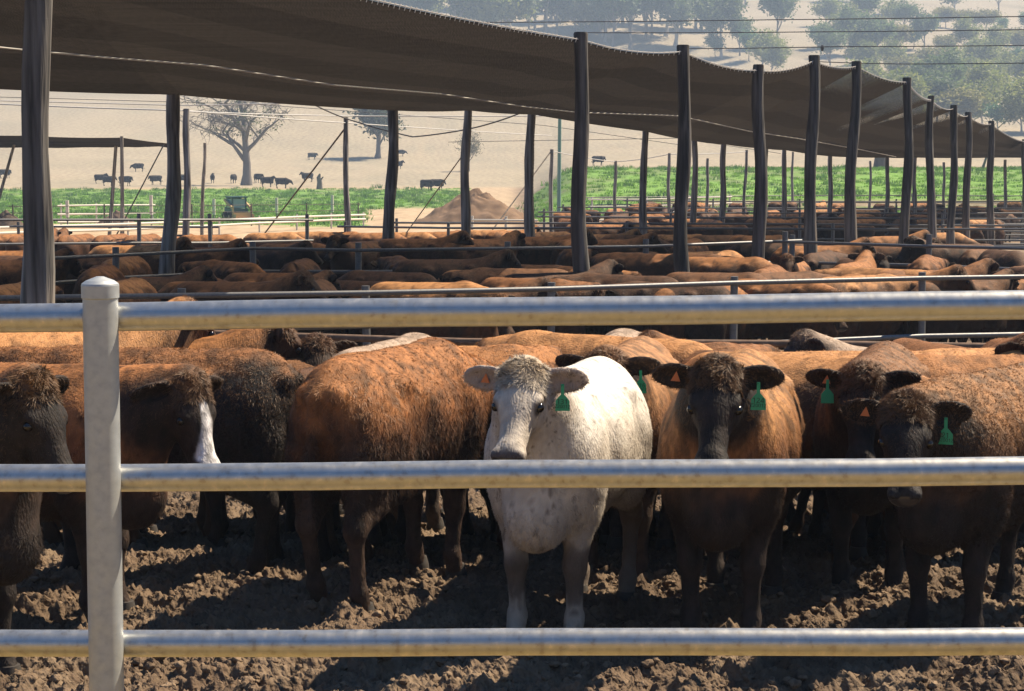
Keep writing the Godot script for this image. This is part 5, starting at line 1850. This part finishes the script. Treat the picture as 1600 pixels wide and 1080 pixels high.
	# --- second pen
	for q in [
		[18.0, 26.5, 150.0, "g", 3, "golden steer at the frame edge beside the thick pole"], [20.0, 31.0, 95.0, "b", 0, "brown back behind the golden steer at the frame edge"], [12.0, 36.5, 90.0, "r", 1, "rusty back at the frame edge under the four rail fence"],
		[120.0, 33.0, -70.0, "b", 2, "brown steer behind the rails beside the thick pole"], [160.0, 30.0, 170.0, "r", 1, "rusty rump seen past the thick pole"], [232.0, 27.6, 92.0, "k", 0, "long black steer just above the post cap, facing the bent pole"], [196.0, 25.4, 160.0, "g", 1, "golden rump low behind the post cap"],
		[196.0, 32.0, 155.0, "g", 1, "small golden hump above the long black steer"], [215.0, 36.5, 85.0, "g", 0, "golden back right behind the short dark fence post"], [302.0, 36.5, 98.0, "b", 0, "brown back beside the bent pole"],
		[312.0, 30.6, 160.0, "r", 1, "rusty-backed rump in front of the larger brown rump"], [358.0, 32.0, -128.0, "r", 1, "big brown rump turned half away, lit along the hip"], [345.0, 26.8, 100.0, "r", 1, "low rusty hump between two rumps"], [288.0, 28.3, 70.0, "d", 3, "dark steer with its head beside the bent pole"],
		[420.0, 38.5, 92.0, "k", 0, "long black steer with its tagged head before the wooden post"], [470.0, 33.5, 172.0, "d", 1, "dark rump with its tail turned to us before the rails"], [432.0, 29.6, 96.0, "b", 1, "brown steer eating, its golden loin showing"], [425.0, 26.8, 88.0, "d", 0, "dark brown steer facing the curly head"], [372.0, 25.0, 92.0, "d", 0, "dark steer lowest of the left group, along the top rail"],
		[490.0, 26.2, 20.0, "d", 2, "curly dark head turned to us in the middle of the left group"], [545.0, 27.6, -88.0, "k", 1, "black long back between the left and middle groups"], [600.0, 28.6, -95.0, "k", 1, "black back rising behind the middle group"], [640.0, 25.9, 88.0, "d", 1, "dark steer with a golden rump end in the middle group"],
		[690.0, 27.0, 130.0, "b", 1, "brown hump at the centre of the middle group"], [680.0, 24.9, 84.0, "g", 3, "small golden back right over the top rail"], [752.0, 25.6, 100.0, "d", 0, "grey brown steer facing right over the top rail"], [706.0, 31.4, 88.0, "k", 0, "big black steer side-on, tallest of the middle group"], [628.0, 33.6, 165.0, "d", 1, "golden-topped dark rump behind the big black steer"],
		[562.0, 39.5, -55.0, "d", 0, "dark-headed steer looking out beneath the far pole"], [655.0, 39.8, 92.0, "b", 0, "brown back in the row behind the big black steer"], [750.0, 40.0, 95.0, "b", 0, "brown steer walking beyond the big black one's head"], [765.0, 30.2, 95.0, "g", 1, "golden strip of back beyond the middle group"],
		[800.0, 28.4, -88.0, "d", 1, "dark back with gold loin beside the pole"], [832.0, 26.3, 30.0, "b", 2, "brown steer with a bent neck beside the stubby post top"], [868.0, 27.4, 90.0, "k", 0, "black steer with golden shoulder left of the white steer's pole"], [970.0, 27.0, -90.0, "k", 1, "black long back right of the pole over the white steer"],
		[1040.0, 26.2, -92.0, "k", 1, "black steer with a gold-lit spine"], [1000.0, 33.4, -92.0, "b", 3, "brown back sloping down behind the gold spine"], [985.0, 36.5, 88.0, "d", 1, "dark brown back below the rails"], [850.0, 41.0, 92.0, "b", 0, "rusty steer grazing under the slim pole"], [893.0, 40.5, 158.0, "r", 1, "orange flank partly hidden by the dark pole"],
		[955.0, 41.2, 94.0, "b", 0, "brown back right of the dark pole at the rails"], [1110.0, 36.8, 92.0, "g", 1, "golden back at the rails between two dark poles"], [1140.0, 32.6, 90.0, "r", 1, "rusty long back below the golden one"], [1125.0, 28.0, 92.0, "d", 1, "grey dark back beneath the rusty ones"], [1098.0, 26.4, 96.0, "r", 1, "rusty rump bending down beside the dark pole"],
		[1200.0, 30.2, 160.0, "b", 1, "brown rump hugging the fourth dark pole"], [1236.0, 33.6, 8.0, "r", 0, "golden steer facing us with a black head between poles"], [1222.0, 28.4, 88.0, "d", 3, "dark steer pushing its head forward between the poles"], [1225.0, 26.8, 80.0, "r", 1, "orange back low between the poles"],
		[1332.0, 31.6, 140.0, "r", 0, "rusty steer showing its dark rump, standing tall"], [1372.0, 28.6, -98.0, "g", 2, "golden curly steer lying across before the rusty one"], [1425.0, 28.0, 150.0, "r", 1, "rusty rump beside the golden curly steer"], [1345.0, 27.2, 95.0, "g", 1, "golden back lowest near the front rail"], [1395.0, 27.6, 92.0, "r", 0, "rusty back with a black head at the front rail"],
		[1392.0, 38.6, 90.0, "d", 0, "dark steer with a pale muzzle line behind the rusty one"], [1490.0, 37.5, -95.0, "k", 0, "black side behind the tall fence post"], [1530.0, 37.0, 172.0, "d", 1, "brown rump against the big dark rump"], [1622.0, 28.6, 158.0, "k", 1, "biggest dark rump, cut by the frame edge"],
		[1452.0, 28.4, 80.0, "b", 0, "brown head and neck beside the tall fence post"], [1505.0, 28.8, 150.0, "r", 1, "rusty hump right of the tall post"], [1545.0, 28.2, 120.0, "b", 1, "grey brown hump beside the biggest rump"], [1500.0, 27.5, 88.0, "d", 0, "dark long back along the front rail"], [1600.0, 28.2, 92.0, "r", 1, "rusty back at the frame edge under the biggest rump"]]:
		put.call(q[0], q[1], q[2] + 26.0 * sin(q[0] * 1.7 + q[1]), q[3], q[4], 0, q[5], "cattle in the second pen", 1.0 + 0.05 * sin(q[0]))
	# the rest of the crowd in the second pen: standing wherever there is room
	var taken := []
	for c in get_children():
		if c.has_meta("category") and c.get_meta("category") == "steer": taken.append(c.position)
	rng.seed = 321
	var tries := 0
	var added := 0
	while added < 16 and tries < 900:
		tries += 1
		var d := rng.randf_range(25.5, 40.5)
		var px := rng.randf_range(-40.0, 1640.0)
		var at := on_ground(px, d)
		var free := true
		for t in taken:
			if Vector2(t.x - at.x, (t.z - at.z) * 0.75).length() < 1.15:
				free = false
				break
		if not free: continue
		taken.append(at)
		added += 1
		var key: String = ["k", "d", "b", "d", "r", "k"][rng.randi() % 6]
		var turn: float = [90.0, -90.0, 150.0, -150.0, 20.0, 175.0][rng.randi() % 6] + rng.randf_range(-18.0, 18.0)
		put.call(px, d, turn, key, [0, 0, 2, 3, 1][rng.randi() % 5], 0, "%s steer in the %s of the second pen, %s" % [COATS[key], "front" if d < 30.0 else ("middle" if d < 35.0 else "back"), crowd_place(px)], "cattle in the second pen", rng.randf_range(0.94, 1.03))
	# --- third pen and the rows of golden backs
	rng.seed = 123
	for q in [[122.0, 52.0, 158.0, "b", 1], [178.0, 52.0, 158.0, "b", 1], [225.0, 52.0, 156.0, "b", 1], [282.0, 52.0, 156.0, "b", 1], [15.0, 53.0, 120.0, "r", 1], [52.0, 51.0, 150.0, "b", 0], [80.0, 51.5, 165.0, "d", 0], [330.0, 51.0, 100.0, "r", 1], [430.0, 56.0, 95.0, "g", 1], [478.0, 57.0, 100.0, "g", 1], [530.0, 57.0, 85.0, "r", 1], [592.0, 56.0, 94.0, "r", 1], [640.0, 56.5, 80.0, "g", 1], [690.0, 57.0, 95.0, "r", 1], [707.0, 58.0, 160.0, "b", 1], [765.0, 59.0, 90.0, "g", 1], [800.0, 58.5, 120.0, "r", 0], [858.0, 57.0, 92.0, "g", 1], [888.0, 52.0, 160.0, "k", 1], [945.0, 53.0, 95.0, "g", 0], [990.0, 50.0, 90.0, "d", 1], [1065.0, 52.0, 92.0, "g", 1], [1130.0, 50.0, 92.0, "d", 1], [1190.0, 49.0, 90.0, "r", 1], [1390.0, 47.0, 92.0, "r", 0], [1470.0, 56.0, 90.0, "g", 1]]:
		put.call(q[0], q[1], q[2], q[3], q[4], 1, third_label(q), "cattle in the third pen", 1.0)
	for row in [[66.0, 12], [75.0, 13], [86.0, 15], [98.0, 15], [111.0, 14]]:
		for k in row[1]:
			var px: float = 905.0 + (k + rng.randf_range(-0.35, 0.35)) * 720.0 / row[1]
			if row[0] > 105.0: px = maxf(px, 1010.0)
			put.call(px, row[0] + rng.randf_range(-3.0, 3.0), [90.0, -90.0, 160.0, 20.0, 110.0][rng.randi() % 5] + rng.randf_range(-15, 15), ["b", "r", "d", "k", "r", "g"][rng.randi() % 6], rng.randi() % 4, 1, far_label(row[0], k), "cattle in the far pens", 1.0)
	# --- dark cattle on the hill
	var hill := [[157.0, 288.0, 90.0], [170.0, 291.0, 85.0], [196.0, 291.0, 95.0], [216.0, 269.0, -80.0], [243.0, 289.0, -80.0], [284.0, 288.0, 90.0], [332.0, 287.0, 10.0], [365.0, 287.0, 170.0], [403.0, 286.0, 40.0], [418.0, 293.0, 80.0], [441.0, 295.0, 90.0], [480.0, 285.0, -75.0], [488.0, 250.0, 110.0], [626.0, 245.0, 90.0], [622.0, 264.0, 80.0], [8.0, 279.0, 90.0], [667.0, 299.0, 60.0], [683.0, 298.0, 90.0], [935.0, 259.0, 90.0]]
	for q in hill:
		var p := hill_spot(q[0], q[1], 236.0)
		var o: Node3D = protos[1][rng.randi() % 4].duplicate()
		o.name = numbered("steer")
		add_child(o)
		o.position = p - Vector3(0, 0.03, 0)
		o.rotation.y = deg_to_rad(q[2])
		o.scale = Vector3.ONE * 1.1
		o.get_node("body").material_override = skins["h"][0]
		tag(o, "distant dark steer loose on the dry hillside near the bare tree", "steer", "cattle on the hillside")
	for row in protos:
		for n in row: n.free()

func crowd_place(px: float) -> String:
	for z in [[100.0, "beside the thickest pole"], [240.0, "above the post cap"], [330.0, "beside the bent pole"], [480.0, "in the left group"], [620.0, "left of the big black steer"], [760.0, "behind the big black steer"], [900.0, "left of the tall dark pole"], [1050.0, "between two dark poles"], [1180.0, "by the second dark pole"], [1270.0, "by the third dark pole"], [1420.0, "left of the tall fence post"], [1520.0, "right of the tall fence post"]]:
		if px < z[0]: return z[1]
	return "near the biggest rump"

const COATS := {"k": "black", "d": "dark brown", "b": "brown", "r": "rusty", "g": "golden", "w": "grey-white"}

func third_label(q: Array) -> String:
	var near := "far at the frame edge"
	for z in [[0.0, "behind the thick pole"], [95.0, "among the rumps behind the thick pole"], [250.0, "by the bent pole"], [400.0, "below the sandy lane"], [560.0, "below the earth heap"], [720.0, "beyond the slim poles"], [850.0, "beside the dark middle pole"], [1000.0, "between the dark poles"], [1200.0, "behind the leaning pole"]]:
		if q[0] >= z[0]: near = z[1]
	return "%s steer %s, third pen, %s" % [COATS[q[3]], "with its head up" if q[4] == 0 else "showing its back", near]

func far_label(dist: float, k: int) -> String:
	var rows := {66.0: "nearest", 75.0: "second", 86.0: "third", 98.0: "fourth", 111.0: "farthest"}
	var near: String = ["beside the dark middle pole", "left of the slim grey pole", "between the grey poles", "by the thin posts", "under the falling cloth", "by the pale-footed poles", "towards the end of the cloth"][mini(k / 2, 6)]
	return "small hazy steer, %s row of far pens, %s" % [rows[dist], near]

func _ready() -> void:
	# camera
	var cam := Camera3D.new()
	cam.name = "camera"
	cam.position = Vector3(0, EYE, 0)
	cam.rotation = Vector3(-PITCH, 0, 0)
	cam.fov = rad_to_deg(2.0 * atan(540.0 / FOCAL))
	cam.near = 0.1
	cam.far = 5000.0
	add_child(cam)
	cam.current = true
	# sky and air
	var env := Environment.new()
	env.background_mode = Environment.BG_SKY
	var sky := Sky.new()
	var psm := ProceduralSkyMaterial.new()
	psm.sky_top_color = Color(0.25, 0.45, 0.69)
	psm.sky_horizon_color = Color(0.66, 0.76, 0.86)
	psm.sky_curve = 0.12
	psm.ground_bottom_color = Color(0.3, 0.24, 0.18)
	psm.ground_horizon_color = Color(0.55, 0.5, 0.44)
	psm.sun_angle_max = 20.0
	sky.sky_material = psm
	env.sky = sky
	env.tonemap_mode = Environment.TONE_MAPPER_LINEAR
	env.tonemap_exposure = 2.4
	env.background_energy_multiplier = 0.45
	env.sdfgi_enabled = true
	env.ssao_enabled = true
	env.ssil_enabled = true
	env.fog_enabled = true
	env.fog_mode = Environment.FOG_MODE_EXPONENTIAL
	env.fog_density = 0.0006
	env.fog_light_color = Color(0.80, 0.89, 1.0)
	var we := WorldEnvironment.new()
	we.name = "environment"
	we.environment = env
	add_child(we)
	# winter sun, behind the cattle and to one side
	var sun := DirectionalLight3D.new()
	sun.name = "sun"
	sun.light_energy = 1.6
	sun.light_color = Color(1.0, 0.93, 0.82)
	sun.light_angular_distance = 0.5
	sun.shadow_enabled = true
	add_child(sun)
	var az := deg_to_rad(58.0)
	var el := deg_to_rad(52.0)
	var to_sun := Vector3(sin(az) * cos(el), sin(el), -cos(az) * cos(el))
	sun.look_at_from_position(to_sun * 50.0, Vector3.ZERO, Vector3.UP)
	# noises
	n_a.seed = 7; n_a.frequency = 0.01; n_a.fractal_octaves = 3
	n_b.seed = 19; n_b.frequency = 3.4; n_b.fractal_octaves = 3
	n_c.seed = 23; n_c.frequency = 4.5; n_c.noise_type = FastNoiseLite.TYPE_CELLULAR; n_c.fractal_octaves = 2
	n_d.seed = 29; n_d.frequency = 2.2; n_d.fractal_octaves = 2
	n_a_cow.seed = 3; n_a_cow.frequency = 1.0; n_a_cow.fractal_octaves = 2
	make_materials()
	M.clod_copy = M.clod
	build_ground()
	build_trees()
	build_fences()
	build_shade()
	lone_posts()
	build_cattle()
	build_markers()
	build_loader()
	heap("earth_heap", "tall conical heap of brown earth on the lane beyond the pens", on_ground(745.0, 128.0), 4.7, 2.35, Color(0.23, 0.15, 0.095), 5)
	heap("manure_heap", "low dark brown heap behind the stubby white rails", on_ground(180.0, 118.0), 1.7, 1.0, Color(0.14, 0.10, 0.075), 6)
	heap("manure_heap", "dark rough heap at the frame edge before the green strip", on_ground(8.0, 112.0), 1.6, 1.1, Color(0.10, 0.075, 0.055), 7)
	build_wires()
	build_grass()
	build_clods()
